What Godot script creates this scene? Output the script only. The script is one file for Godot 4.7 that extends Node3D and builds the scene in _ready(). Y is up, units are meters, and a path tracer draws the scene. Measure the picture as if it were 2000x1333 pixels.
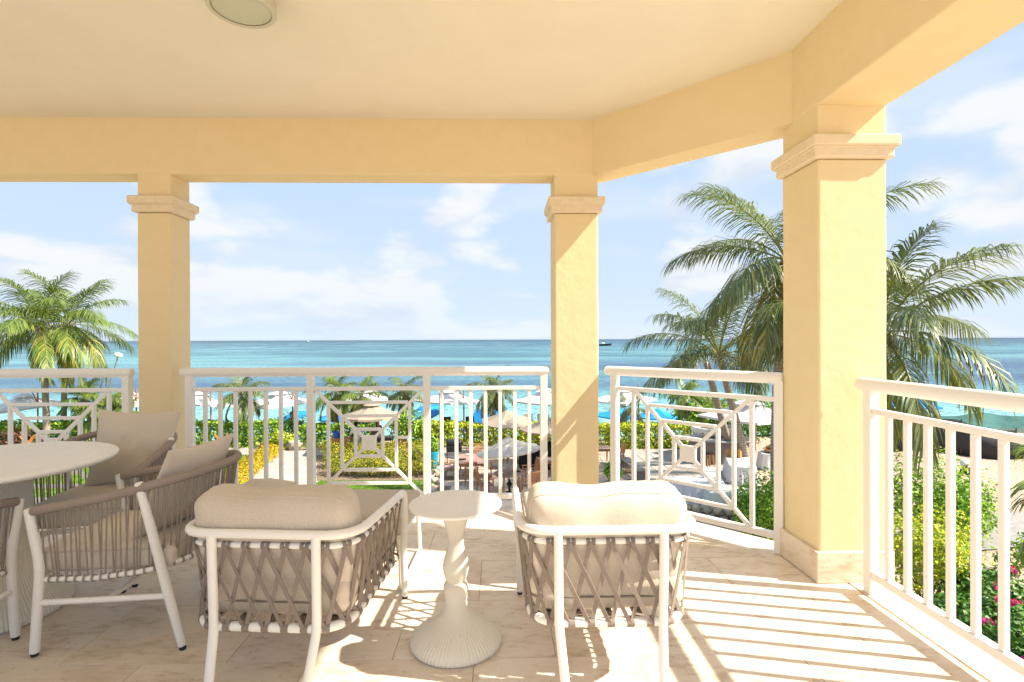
extends Node3D
# A balcony over a beach garden: yellow stucco columns and beams, white railings, lounge and dining furniture, palms, hedge, umbrellas and the sea.

const GROUND := -4.58      # the garden, a storey and a bit below the balcony floor
const SEA := -6.6

var M := {}
var taken := {}
var rng := RandomNumberGenerator.new()


# ---------------------------------------------------------------- mesh building
class MB:
	var v := PackedVector3Array()
	var n := PackedVector3Array()
	var c := PackedColorArray()
	var ix := PackedInt32Array()
	var col := Color.WHITE
	var xf := Transform3D.IDENTITY
	var colored := false

	func vert(p: Vector3, nn: Vector3) -> int:
		v.push_back(xf * p)
		n.push_back((xf.basis * nn).normalized())
		c.push_back(col)
		return v.size() - 1

	func tri_i(a: int, b: int, d: int) -> void:
		ix.push_back(a)
		ix.push_back(d)
		ix.push_back(b)

	func tri(a: Vector3, b: Vector3, d: Vector3) -> void:
		var nn := (b - a).cross(d - a).normalized()
		tri_i(vert(a, nn), vert(b, nn), vert(d, nn))

	func quad(a: Vector3, b: Vector3, d: Vector3, e: Vector3) -> void:
		var nn := (d - a).cross(e - b).normalized()
		var i := vert(a, nn)
		vert(b, nn)
		vert(d, nn)
		vert(e, nn)
		tri_i(i, i + 1, i + 2)
		tri_i(i, i + 2, i + 3)

	func face_out(pts: Array, mid: Vector3) -> void:
		var a: Vector3 = pts[0]
		var b: Vector3 = pts[1]
		var d: Vector3 = pts[2]
		var nn := (b - a).cross(d - a)
		if nn.dot(a - mid) < 0.0:
			pts.reverse()
		if pts.size() == 3:
			tri(pts[0], pts[1], pts[2])
		else:
			quad(pts[0], pts[1], pts[2], pts[3])

	func box(ctr: Vector3, size: Vector3, bev := 0.0, rot := Basis.IDENTITY) -> void:
		var old := xf
		xf = xf * Transform3D(rot, ctr)
		var h := size * 0.5
		var S := [-1.0, 1.0]
		if bev <= 0.0:
			for ax in 3:
				for s in S:
					var u := (ax + 1) % 3
					var w := (ax + 2) % 3
					var pts := []
					for k in [[-1, -1], [1, -1], [1, 1], [-1, 1]]:
						var p := Vector3()
						p[ax] = h[ax] * s
						p[u] = h[u] * k[0]
						p[w] = h[w] * k[1]
						pts.append(p)
					face_out(pts, Vector3.ZERO)
		else:
			var b: float = minf(bev, minf(h.x, minf(h.y, h.z)) * 0.9)
			var cp := func(sx: float, sy: float, sz: float, ax: int) -> Vector3:
				var p := Vector3(sx * (h.x - b), sy * (h.y - b), sz * (h.z - b))
				p[ax] += [sx, sy, sz][ax] * b
				return p
			for ax in 3:
				var u := (ax + 1) % 3
				var w := (ax + 2) % 3
				for s in S:
					var pts := []
					for k in [[-1.0, -1.0], [1.0, -1.0], [1.0, 1.0], [-1.0, 1.0]]:
						var sg := Vector3()
						sg[ax] = s
						sg[u] = k[0]
						sg[w] = k[1]
						pts.append(cp.call(sg.x, sg.y, sg.z, ax))
					face_out(pts, Vector3.ZERO)
				for s in S:
					for t in S:
						var sg := Vector3()
						sg[u] = s
						sg[w] = t
						var lo := sg
						lo[ax] = -1.0
						var hi := sg
						hi[ax] = 1.0
						face_out([cp.call(lo.x, lo.y, lo.z, u), cp.call(hi.x, hi.y, hi.z, u), cp.call(hi.x, hi.y, hi.z, w), cp.call(lo.x, lo.y, lo.z, w)], Vector3.ZERO)
			for sx in S:
				for sy in S:
					for sz in S:
						face_out([cp.call(sx, sy, sz, 0), cp.call(sx, sy, sz, 1), cp.call(sx, sy, sz, 2)], Vector3.ZERO)
		xf = old

	func bar(p: Vector3, q: Vector3, w: float, hgt: float, bev := 0.0, up := Vector3.UP) -> void:
		# a box from p to q: w across, hgt along the up side
		var z := (q - p).normalized()
		if absf(z.dot(up)) > 0.97:
			up = Vector3.BACK if absf(z.z) < 0.9 else Vector3.RIGHT
		var x := up.cross(z).normalized()
		box((p + q) * 0.5, Vector3(w, hgt, p.distance_to(q)), bev, Basis(x, z.cross(x), z))

	func tube(pts: Array, rad, segs := 8, closed := false, caps := true) -> void:
		var m := pts.size()
		var start := v.size()
		var prev_x := Vector3.ZERO
		for i in m:
			var p: Vector3 = pts[i]
			var a: Vector3 = pts[(i - 1 + m) % m] if closed else pts[maxi(i - 1, 0)]
			var b: Vector3 = pts[(i + 1) % m] if closed else pts[mini(i + 1, m - 1)]
			var t := (b - a).normalized()
			var x := prev_x - t * prev_x.dot(t)
			if x.length() < 0.1:
				x = t.cross(Vector3.UP if absf(t.y) < 0.9 else Vector3.RIGHT)
			x = x.normalized()
			prev_x = x
			var y := t.cross(x)
			var r: float = rad[i] if rad is Array else rad
			for k in segs:
				var an := TAU * k / segs
				var d := x * cos(an) + y * sin(an)
				vert(p + d * r, d)
		var rings := m if closed else m - 1
		for i in rings:
			for k in segs:
				var a0 := start + i * segs + k
				var a1 := start + i * segs + (k + 1) % segs
				var j := (i + 1) % m
				var b0 := start + j * segs + k
				var b1 := start + j * segs + (k + 1) % segs
				tri_i(a0, a1, b1)
				tri_i(a0, b1, b0)
		if caps and not closed:
			for e in 2:
				var i: int = 0 if e == 0 else m - 1
				var p: Vector3 = pts[i]
				var q: Vector3 = pts[1] if e == 0 else pts[m - 2]
				var d := (p - q).normalized()
				var r: float = rad[i] if rad is Array else rad
				var base := start + i * segs
				var dome := v.size()
				var inv := xf.affine_inverse()
				for k in segs:
					var edge: Vector3 = inv * v[base + k]
					vert(p + (edge - p) * 0.72 + d * r * 0.3, d)
				var tip := vert(p + d * r * 0.38, d)
				for k in segs:
					var k1 := (k + 1) % segs
					if e == 0:
						tri_i(base + k1, base + k, dome + k)
						tri_i(base + k1, dome + k, dome + k1)
						tri_i(dome + k1, dome + k, tip)
					else:
						tri_i(base + k, base + k1, dome + k1)
						tri_i(base + k, dome + k1, dome + k)
						tri_i(dome + k, dome + k1, tip)

	func lathe(prof: Array, segs := 32, flutes := 0, amp := 0.0, smooth := true) -> void:
		# prof: Vector2(radius, height), from bottom to top
		var m := prof.size()
		var start := v.size()
		for i in m:
			var p: Vector2 = prof[i]
			var a: Vector2 = prof[maxi(i - 1, 0)]
			var b: Vector2 = prof[mini(i + 1, m - 1)]
			var t := (b - a).normalized()
			for k in segs:
				var an := TAU * k / segs
				var r := p.x
				var tilt := 0.0
				if flutes > 0 and p.x > 0.02:
					r += amp * cos(an * flutes)
					tilt = amp * flutes * sin(an * flutes) / p.x
				var rd := Vector3(cos(an), 0, sin(an))
				var tg := Vector3(-sin(an), 0, cos(an))
				vert(rd * r + Vector3.UP * p.y, rd * t.y - Vector3.UP * t.x + tg * tilt)
		for i in m - 1:
			for k in segs:
				var k1 := (k + 1) % segs
				var a0 := start + i * segs + k
				var a1 := start + i * segs + k1
				tri_i(a0, a1 + segs, a1)
				tri_i(a0, a0 + segs, a1 + segs)

	func sheet(nu: int, nv: int, f: Callable) -> void:
		# a grid of f(u, v); normals worked out from the neighbours; front where du x dv points
		var P := []
		for j in nv + 1:
			for i in nu + 1:
				P.append(f.call(float(i) / nu, float(j) / nv))
		var start := v.size()
		for j in nv + 1:
			for i in nu + 1:
				var du: Vector3 = P[j * (nu + 1) + mini(i + 1, nu)] - P[j * (nu + 1) + maxi(i - 1, 0)]
				var dv: Vector3 = P[mini(j + 1, nv) * (nu + 1) + i] - P[maxi(j - 1, 0) * (nu + 1) + i]
				var nn := du.cross(dv)
				if nn.length() < 1e-12:
					nn = Vector3.UP
				vert(P[j * (nu + 1) + i], nn.normalized())
		for j in nv:
			for i in nu:
				var a := start + j * (nu + 1) + i
				tri_i(a, a + 1, a + nu + 2)
				tri_i(a, a + nu + 2, a + nu + 1)

	static func cushion_point(p: Vector3, h: Vector3, r: float, puff: Vector3, wob: float, noise: FastNoiseLite) -> Vector3:
		var inner := Vector3(clampf(p.x, -h.x + r, h.x - r), clampf(p.y, -h.y + r, h.y - r), clampf(p.z, -h.z + r, h.z - r))
		var d := (p - inner).normalized()
		var q := inner + d * r
		var qq := q
		for a2 in 3:
			var e1 := (a2 + 1) % 3
			var e2 := (a2 + 2) % 3
			var f := (1.0 - pow(absf(q[e1]) / h[e1], 3.0)) * (1.0 - pow(absf(q[e2]) / h[e2], 3.0))
			qq[a2] += signf(q[a2]) * puff[a2] * maxf(f, 0.0) * absf(q[a2]) / h[a2]
		if wob > 0.0:
			qq += d * noise.get_noise_3dv(q) * wob
		return qq

	func cushion(size: Vector3, r: float, puff: Vector3, nsub := 10, wob := 0.0, seed_ := 1) -> void:
		# a rounded, slightly puffed box
		var h := size * 0.5
		var noise := FastNoiseLite.new()
		noise.seed = seed_
		noise.frequency = 5.0
		var axc := []
		for ax in 3:
			var L := []
			for k in 4:
				L.append(-h[ax] + r * (1.0 - cos(PI * 0.5 * k / 4.0)) )
			for k in nsub + 1:
				L.append(lerpf(-h[ax] + r, h[ax] - r, float(k) / nsub))
			for k in 4:
				L.append(h[ax] - r * (1.0 - cos(PI * 0.5 * (3 - k) / 4.0)))
			axc.append(L)
		var acc := {}
		var pos := {}
		var faces := []
		for ax in 3:
			var u := (ax + 1) % 3
			var w := (ax + 2) % 3
			for s in [-1.0, 1.0]:
				var ids := []
				for j in axc[w].size():
					var row := []
					for i in axc[u].size():
						var p := Vector3()
						p[ax] = h[ax] * s
						p[u] = axc[u][i]
						p[w] = axc[w][j]
						var qq := cushion_point(p, h, r, puff, wob, noise)
						var key := Vector3i((p * 4000.0).round())
						if not pos.has(key):
							pos[key] = qq
							acc[key] = Vector3.ZERO
						row.append(key)
					ids.append(row)
				for j in ids.size() - 1:
					for i in ids[0].size() - 1:
						var f: Array = [ids[j][i], ids[j][i + 1], ids[j + 1][i + 1], ids[j + 1][i]]
						if s < 0.0:
							f.reverse()
						faces.append(f)
						var nn: Vector3 = (pos[f[2]] - pos[f[0]]).cross(pos[f[3]] - pos[f[1]])
						for key in f:
							acc[key] += nn
		var idx := {}
		for key in pos:
			idx[key] = vert(pos[key], acc[key])
		for f in faces:
			tri_i(idx[f[0]], idx[f[1]], idx[f[2]])
			tri_i(idx[f[0]], idx[f[2]], idx[f[3]])

	func pillow(w: float, hgt: float, t: float, seed_ := 1) -> void:
		# a square throw pillow in the xy plane: thin seam, full middle, pulled-out corners
		var noise := FastNoiseLite.new()
		noise.seed = seed_
		noise.frequency = 4.0
		for s in [1.0, -1.0]:
			sheet(22, 22, func(a: float, b: float) -> Vector3:
				var u: float = (a * 2.0 - 1.0) * s
				var q := b * 2.0 - 1.0
				u = sin(u * PI * 0.5)
				q = sin(q * PI * 0.5)
				var x := w * 0.5 * u * (1.0 - 0.10 * (1.0 - q * q))
				var y := hgt * 0.5 * q * (1.0 - 0.10 * (1.0 - u * u))
				var z := t * 0.5 * pow(maxf(0.0, (1.0 - u * u)), 0.6) * pow(maxf(0.0, (1.0 - q * q)), 0.6)
				z += noise.get_noise_2d(x * 2.0, y * 2.0) * 0.02 * (1.0 - u * u) * (1.0 - q * q)
				return Vector3(x, y, z * s))

	func leaf(p: Vector3, d: Vector3, nrm: Vector3, l: float, w: float, bend := 0.25) -> void:
		# four corners: base, two sides, tip, folded a little along the middle
		var x := d.cross(nrm).normalized()
		var m := p + d * l * 0.5
		var tip := p + d * l - nrm * l * bend
		var b := vert(p, nrm - d * 0.2)
		var a := vert(m + x * w * 0.5 + nrm * w * 0.12, nrm - x * 0.35)
		var e := vert(m - x * w * 0.5 + nrm * w * 0.12, nrm + x * 0.35)
		var t := vert(tip, nrm + d * 0.4)
		tri_i(b, a, t)
		tri_i(b, t, e)

	func mesh() -> ArrayMesh:
		var am := ArrayMesh.new()
		var arr := []
		arr.resize(Mesh.ARRAY_MAX)
		arr[Mesh.ARRAY_VERTEX] = v
		arr[Mesh.ARRAY_NORMAL] = n
		arr[Mesh.ARRAY_INDEX] = ix
		if colored:
			arr[Mesh.ARRAY_COLOR] = c
		am.add_surface_from_arrays(Mesh.PRIMITIVE_TRIANGLES, arr)
		return am


func round_path(pts: Array, r: float, steps := 6, closed := false) -> Array:
	# a polyline whose corners are arcs
	var out := []
	var m := pts.size()
	for i in m:
		if not closed and (i == 0 or i == m - 1):
			out.append(pts[i])
			continue
		var p: Vector3 = pts[i]
		var a: Vector3 = pts[(i - 1 + m) % m]
		var b: Vector3 = pts[(i + 1) % m]
		var k: float = minf(r, minf(p.distance_to(a), p.distance_to(b)) * 0.49)
		var s := p + (a - p).normalized() * k
		var e := p + (b - p).normalized() * k
		for j in steps + 1:
			var t := float(j) / steps
			out.append(s.lerp(p, t).lerp(p.lerp(e, t), t))
	return out


func resample(pts: Array, step: float) -> Array:
	var out := [pts[0]]
	var left := step
	for i in range(1, pts.size()):
		var a: Vector3 = pts[i - 1]
		var b: Vector3 = pts[i]
		var l := a.distance_to(b)
		var at := left
		while at < l:
			out.append(a.lerp(b, at / l))
			at += step
		left = at - l
	if (out[-1] as Vector3).distance_to(pts[-1]) > step * 0.3:
		out.append(pts[-1])
	return out


func path_at(pts: Array, s: float) -> Vector3:
	for i in range(1, pts.size()):
		var a: Vector3 = pts[i - 1]
		var b: Vector3 = pts[i]
		var l := a.distance_to(b)
		if s <= l:
			return a.lerp(b, s / l)
		s -= l
	return pts[-1]


func path_len(pts: Array) -> float:
	var s := 0.0
	for i in range(1, pts.size()):
		s += (pts[i] as Vector3).distance_to(pts[i - 1])
	return s


# ---------------------------------------------------------------- naming
func numbered(called: String) -> String:
	var k: int = taken.get(called, 0)
	taken[called] = k + 1
	return called if k == 0 else "%s_%03d" % [called, k]


func tag(o: Node, label: String, category: String, group := "") -> Node:
	if label:
		o.set_meta("label", label)
	if category:
		o.set_meta("category", category)
	if group:
		o.set_meta("group", group)
	return o


func thing(called: String, label: String, category: String, at := Vector3.ZERO, turn := 0.0, group := "") -> Node3D:
	var o := Node3D.new()
	o.name = numbered(called)
	add_child(o)
	o.position = at
	o.rotation_degrees.y = turn
	tag(o, label, category, group)
	return o


func part(called: String, mesh, mat: Material, parent: Node, xf := Transform3D.IDENTITY) -> MeshInstance3D:
	var o := MeshInstance3D.new()
	o.mesh = mesh.mesh() if mesh is MB else mesh
	o.material_override = mat
	o.transform = xf
	if parent == self:
		o.name = numbered(called)
		add_child(o)
	else:
		var k := 0
		var nm := called
		while parent.has_node(NodePath(nm)):
			k += 1
			nm = "%s_%03d" % [called, k]
		o.name = nm
		parent.add_child(o, true)
	return o


func struct(called: String, mesh, mat: Material) -> MeshInstance3D:
	var o := part(called, mesh, mat, self)
	o.set_meta("kind", "structure")
	return o


func copy_of(o: Node3D, called: String, at: Vector3, turn: float, label := "") -> Node3D:
	var r: Node3D = o.duplicate()
	r.name = numbered(called)
	add_child(r)
	r.position = at
	r.rotation_degrees.y = turn
	if label:
		r.set_meta("label", label)
	return r


# ---------------------------------------------------------------- materials
func srgb(r: float, g: float, b: float) -> Color:
	return Color(r, g, b).linear_to_srgb()


func plain(albedo: Color, rough := 0.6, spec := 0.5) -> StandardMaterial3D:
	var m := StandardMaterial3D.new()
	m.albedo_color = albedo.linear_to_srgb()
	m.roughness = rough
	m.metallic_specular = spec
	return m


func noise_img(size: int, freq: float, seed_: int, oct := 4, kind := FastNoiseLite.TYPE_SIMPLEX_SMOOTH) -> Image:
	var f := FastNoiseLite.new()
	f.noise_type = kind
	f.seed = seed_
	f.frequency = freq
	f.fractal_octaves = oct
	return f.get_seamless_image(size, size, false, false, 0.25)


func tex(size: int, px: Callable) -> ImageTexture:
	var im := Image.create(size, size, false, Image.FORMAT_RGB8)
	for y in size:
		for x in size:
			im.set_pixel(x, y, px.call(x, y))
	im.generate_mipmaps()
	return ImageTexture.create_from_image(im)


func tri_mat(t: Texture2D, metres: float, rough := 0.7, world := false, nrm: Texture2D = null, nscale := 1.0, spec := 0.5) -> StandardMaterial3D:
	var m := StandardMaterial3D.new()
	m.albedo_texture = t
	m.roughness = rough
	m.metallic_specular = spec
	m.uv1_triplanar = true
	m.uv1_world_triplanar = world
	m.uv1_scale = Vector3.ONE / metres
	if nrm:
		m.normal_enabled = true
		m.normal_texture = nrm
		m.normal_scale = nscale
	return m


func normal_from(im: Image, k: float) -> ImageTexture:
	var b: Image = im.duplicate()
	b.convert(Image.FORMAT_RGBA8)
	b.bump_map_to_normal_map(k)
	return ImageTexture.create_from_image(b)


func foliage_mat(back := 0.35, rough := 0.45, spec := 0.4) -> StandardMaterial3D:
	var m := StandardMaterial3D.new()
	m.vertex_color_use_as_albedo = true
	m.roughness = rough
	m.metallic_specular = spec
	m.cull_mode = BaseMaterial3D.CULL_DISABLED
	m.backlight_enabled = true
	m.backlight = Color(back, back, back * 0.6)
	return m


func two_tone(size: int, freq: float, seed_: int, a: Color, b: Color, fine := 0.35) -> ImageTexture:
	# two linear colours mixed by coarse and fine noise
	var n1 := noise_img(size, freq, seed_)
	var n2 := noise_img(size, freq * 7.0, seed_ + 5, 2)
	return tex(size, func(x: int, y: int) -> Color:
		var k: float = clampf(n1.get_pixel(x, y).r * (1.0 - fine) + n2.get_pixel(x, y).r * fine, 0.0, 1.0)
		k = smoothstep(0.3, 0.7, k)
		return a.lerp(b, k).linear_to_srgb())


func make_materials() -> void:
	# stucco
	var coarse := noise_img(512, 0.02, 3, 5)
	var st := two_tone(512, 0.012, 4, STUCCO_A, STUCCO_B, 0.25)
	M.stucco = tri_mat(st, 1.1, 0.85, true, normal_from(coarse, 5.0), 0.13, 0.25)
	var ce := two_tone(256, 0.012, 9, CEIL_A, CEIL_B, 0.2)
	M.ceiling = tri_mat(ce, 1.7, 0.9, true, normal_from(noise_img(256, 0.05, 8, 3), 2.0), 0.1, 0.2)
	# cast stone of the capitals
	M.cast = tri_mat(two_tone(256, 0.03, 12, Color(0.76, 0.64, 0.46), Color(0.81, 0.69, 0.51), 0.4), 0.5, 0.8, true, normal_from(noise_img(256, 0.08, 13), 3.0), 0.08, 0.3)
	# travertine, six cuts of it
	M.tiles = []
	for k in 6:
		var n1 := noise_img(256, 0.008, 20 + k, 4)
		var n2 := noise_img(256, 0.03, 40 + k, 4)
		var n3 := noise_img(256, 0.09, 60 + k, 2)
		var a := Color(0.745, 0.64, 0.515).lerp(Color(0.80, 0.71, 0.60), float(k) / 5.0)
		var b := a * Color(0.87, 0.83, 0.775)
		var pit := Color(0.42, 0.27, 0.16)
		var t := tex(256, func(x: int, y: int) -> Color:
			var sx := (x * 2) % 256
			var big: float = n1.get_pixel(x, (y * 2) % 256).r
			var mid: float = n2.get_pixel((x) % 256, (y * 3) % 256).r
			var fine: float = n3.get_pixel(sx, y).r
			var q: Color = a.lerp(b, smoothstep(0.35, 0.75, big * 0.6 + mid * 0.4))
			var vein := smoothstep(0.60, 0.78, mid) * smoothstep(0.45, 0.7, big)
			q = q.lerp(pit, vein * 0.30 + smoothstep(0.70, 0.80, fine) * smoothstep(0.5, 0.7, mid) * 0.5)
			return q.linear_to_srgb())
		var m := tri_mat(t, 0.8, 0.42, false, null, 1.0, 0.42)
		m.uv1_offset = Vector3(0.13 * k, 0.31 * k, 0.47 * k)
		M.tiles.append(m)
	M.grout = plain(Color(0.66, 0.56, 0.46), 0.9, 0.2)
	# paints
	M.white_paint = plain(Color(0.86, 0.845, 0.81), 0.38, 0.5)
	M.white_metal = plain(Color(0.86, 0.84, 0.79), 0.42, 0.5)
	M.table_white = tri_mat(two_tone(128, 0.03, 31, Color(0.83, 0.81, 0.77), Color(0.86, 0.84, 0.80), 0.4), 0.5, 0.55, false, null, 1.0, 0.4)
	M.fluted = plain(Color(0.78, 0.745, 0.655), 0.7, 0.3)
	M.rubber = plain(Color(0.02, 0.02, 0.02), 0.6)
	# the woven lounge fabric
	M.weave = tri_mat(two_tone(128, 0.16, 32, Color(0.50, 0.43, 0.345), Color(0.73, 0.655, 0.555), 0.75), 0.11, 0.95, false, null, 1.0, 0.15)
	M.pillow = tri_mat(two_tone(128, 0.12, 33, Color(0.60, 0.53, 0.44), Color(0.67, 0.60, 0.51), 0.7), 0.06, 0.95, false, null, 1.0, 0.15)
	M.seat_pad = tri_mat(two_tone(128, 0.12, 35, Color(0.66, 0.59, 0.50), Color(0.73, 0.66, 0.57), 0.7), 0.06, 0.95, false, null, 1.0, 0.15)
	M.grey_pad = tri_mat(two_tone(128, 0.12, 36, Color(0.52, 0.455, 0.39), Color(0.60, 0.53, 0.455), 0.7), 0.06, 0.95, false, null, 1.0, 0.15)
	M.strap = tri_mat(two_tone(64, 0.2, 37, Color(0.24, 0.195, 0.165), Color(0.30, 0.25, 0.215), 0.7), 0.03, 0.8, false, null, 1.0, 0.2)
	M.rope = tri_mat(two_tone(64, 0.2, 38, Color(0.27, 0.22, 0.185), Color(0.37, 0.31, 0.27), 0.7), 0.02, 0.85, false, null, 1.0, 0.2)
	# wood
	var wn := noise_img(128, 0.02, 50, 4)
	M.teak = tri_mat(tex(128, func(x: int, y: int) -> Color:
		var k: float = wn.get_pixel(x, (y * 5) % 128).r
		return Color(0.34, 0.135, 0.05).lerp(Color(0.52, 0.23, 0.095), k).linear_to_srgb()), 0.5, 0.55)
	M.wood_top = tri_mat(tex(128, func(x: int, y: int) -> Color:
		var k: float = wn.get_pixel((x * 5) % 128, y).r
		return Color(0.30, 0.17, 0.125).lerp(Color(0.42, 0.255, 0.195), k).linear_to_srgb()), 0.6, 0.5)
	M.grey_wood = tri_mat(two_tone(128, 0.05, 52, Color(0.16, 0.14, 0.13), Color(0.27, 0.25, 0.23), 0.5), 0.5, 0.8)
	M.dark_wood = plain(Color(0.07, 0.045, 0.035), 0.7)
	M.orange_wood = plain(Color(0.55, 0.22, 0.05), 0.55)
	M.red_wood = plain(Color(0.33, 0.12, 0.06), 0.6)
	M.pad_mauve = plain(Color(0.36, 0.27, 0.26), 0.9, 0.2)
	# canvas
	M.canvas_white = plain(Color(0.66, 0.66, 0.67), 0.85, 0.2)
	M.canvas_white.backlight_enabled = true
	M.canvas_white.backlight = Color(0.4, 0.4, 0.4)
	M.canvas_beige = []
	for q in [Color(0.38, 0.31, 0.24), Color(0.56, 0.49, 0.42)]:
		var m := plain(q, 0.9, 0.2)
		m.backlight_enabled = true
		m.backlight = Color(0.25, 0.2, 0.15)
		M.canvas_beige.append(m)
	M.canvas_blue = []
	for q in [Color(0.012, 0.24, 0.60), Color(0.02, 0.31, 0.72)]:
		var m := plain(q, 0.8, 0.2)
		m.backlight_enabled = true
		m.backlight = Color(0.3, 0.3, 0.3)
		M.canvas_blue.append(m)
	M.linen = plain(Color(0.66, 0.67, 0.71), 0.9, 0.2)
	M.linen_green = plain(Color(0.55, 0.60, 0.55), 0.9, 0.2)
	M.blue_plastic = plain(Color(0.01, 0.09, 0.42), 0.4)
	M.black = plain(Color(0.012, 0.012, 0.014), 0.5)
	M.black_cloth = plain(Color(0.016, 0.016, 0.018), 0.75, 0.3)
	M.steel = plain(Color(0.42, 0.43, 0.44), 0.32)
	M.steel.metallic = 0.8
	M.white_gloss = plain(Color(0.78, 0.78, 0.77), 0.25)
	M.counter = tri_mat(two_tone(128, 0.1, 54, Color(0.20, 0.20, 0.21), Color(0.66, 0.66, 0.66), 0.9), 0.5, 0.4)
	M.bar_wall = tri_mat(two_tone(128, 0.05, 55, Color(0.20, 0.165, 0.15), Color(0.27, 0.22, 0.20), 0.5), 0.6, 0.8)
	M.planter_glaze = plain(Color(0.02, 0.30, 0.42), 0.2)
	M.paper_bag = plain(Color(0.46, 0.27, 0.12), 0.9, 0.2)
	M.crockery = plain(Color(0.78, 0.78, 0.76), 0.25)
	M.rock = tri_mat(two_tone(256, 0.03, 57, Color(0.30, 0.26, 0.21), Color(0.58, 0.52, 0.43), 0.5), 0.6, 0.9, true, normal_from(noise_img(256, 0.05, 58), 6.0), 0.8, 0.2)
	M.slab = []
	for k in 4:
		var a := Color(0.40, 0.37, 0.335).lerp(Color(0.48, 0.44, 0.39), k / 3.0)
		var m := tri_mat(two_tone(128, 0.03, 70 + k, a * Color(0.86, 0.85, 0.84), a, 0.5), 0.7, 0.85, false, null, 1.0, 0.25)
		M.slab.append(m)
	M.flag = []
	for k in 4:
		var a := Color(0.54, 0.44, 0.37).lerp(Color(0.62, 0.53, 0.45), k / 3.0)
		var m := tri_mat(two_tone(128, 0.03, 80 + k, a * Color(0.78, 0.76, 0.74), a, 0.5), 0.9, 0.85, false, null, 1.0, 0.25)
		M.flag.append(m)
	M.path = tri_mat(two_tone(256, 0.02, 86, Color(0.34, 0.31, 0.27), Color(0.42, 0.385, 0.34), 0.5), 2.3, 0.9, true, null, 1.0, 0.2)
	M.sand = tri_mat(two_tone(512, 0.015, 87, Color(0.40, 0.31, 0.235), Color(0.53, 0.435, 0.34), 0.6), 3.1, 0.95, true, normal_from(noise_img(512, 0.03, 88, 4), 9.0), 1.0, 0.1)
	M.soil = tri_mat(two_tone(256, 0.03, 89, Color(0.17, 0.12, 0.08), Color(0.34, 0.26, 0.18), 0.6), 1.3, 0.95, true, normal_from(noise_img(256, 0.06, 90, 3), 6.0), 1.0, 0.1)
	M.lawn = tri_mat(two_tone(256, 0.04, 91, Color(0.10, 0.21, 0.03), Color(0.22, 0.34, 0.06), 0.7), 1.9, 0.95, true, null, 1.0, 0.1)
	M.road = tri_mat(two_tone(256, 0.03, 92, Color(0.30, 0.29, 0.28), Color(0.40, 0.385, 0.36), 0.5), 2.0, 0.9, true, null, 1.0, 0.2)
	M.net_green = plain(Color(0.10, 0.28, 0.25), 0.9, 0.2)
	M.net_green.transparency = BaseMaterial3D.TRANSPARENCY_ALPHA
	M.net_green.albedo_color.a = 0.82
	M.net_black = tri_mat(two_tone(128, 0.06, 94, Color(0.012, 0.012, 0.014), Color(0.045, 0.045, 0.05), 0.6), 0.8, 0.8)
	# bark
	var bn := noise_img(128, 0.03, 95, 3)
	M.bark = tri_mat(tex(128, func(x: int, y: int) -> Color:
		var ring: float = 0.5 + 0.5 * sin(y * TAU / 16.0 + bn.get_pixel(x, y).r * 3.0)
		return Color(0.20, 0.165, 0.13).lerp(Color(0.40, 0.355, 0.30), ring * 0.6 + bn.get_pixel(y, x).r * 0.4).linear_to_srgb()), 0.9, 0.95, false, null, 1.0, 0.15)
	M.stem = plain(Color(0.16, 0.11, 0.06), 0.9, 0.2)
	M.leaf = foliage_mat(0.7)
	M.palm_leaf = foliage_mat(0.8, 0.4, 0.5)
	M.coconut = plain(Color(0.22, 0.25, 0.04), 0.5)
	M.skin = plain(Color(0.36, 0.20, 0.13), 0.6)
	M.body = StandardMaterial3D.new()
	M.body.vertex_color_use_as_albedo = true
	M.body.roughness = 0.8
	M.lamp_glass = plain(Color(0.52, 0.52, 0.40), 0.35)
	M.lamp_rim = plain(Color(0.56, 0.54, 0.42), 0.4)
	M.bronze = plain(Color(0.07, 0.045, 0.02), 0.5)


const STUCCO_A := Color(0.79, 0.655, 0.40)
const STUCCO_B := Color(0.805, 0.67, 0.42)
const CEIL_A := Color(0.82, 0.765, 0.63)
const CEIL_B := Color(0.835, 0.78, 0.65)


# ---------------------------------------------------------------- the whole
func _ready() -> void:
	# camera
	var cam := Camera3D.new()
	cam.name = "camera"
	cam.position = Vector3(0, 1.27, 0)
	cam.rotation_degrees = Vector3(-0.15, -1.35, -0.22)
	cam.fov = 65.34
	cam.near = 0.05
	cam.far = 90000.0
	add_child(cam)
	cam.current = true
	# sky, exposure
	var env := Environment.new()
	env.background_mode = Environment.BG_SKY
	env.sky = make_sky()
	env.background_energy_multiplier = 0.42
	env.tonemap_mode = Environment.TONE_MAPPER_LINEAR
	env.tonemap_exposure = 4.0
	env.sdfgi_enabled = true
	env.ssao_enabled = true
	env.ssil_enabled = true
	var we := WorldEnvironment.new()
	we.name = "world_environment"
	we.environment = env
	add_child(we)
	# sun: from the right, a little behind the viewer
	var sun := DirectionalLight3D.new()
	sun.name = "sun"
	sun.light_color = Color(1.0, 0.955, 0.88)
	sun.light_energy = 0.9
	sun.light_angular_distance = 0.7
	sun.shadow_enabled = true
	add_child(sun)
	sun.look_at_from_position(Vector3.ZERO, Vector3(-1.0, -0.906, -0.232), Vector3.UP)

	make_materials()
	build_land()
	build_balcony()
	build_railings()
	build_furniture()
	build_plants()
	build_garden_things()
	build_people()


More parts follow.
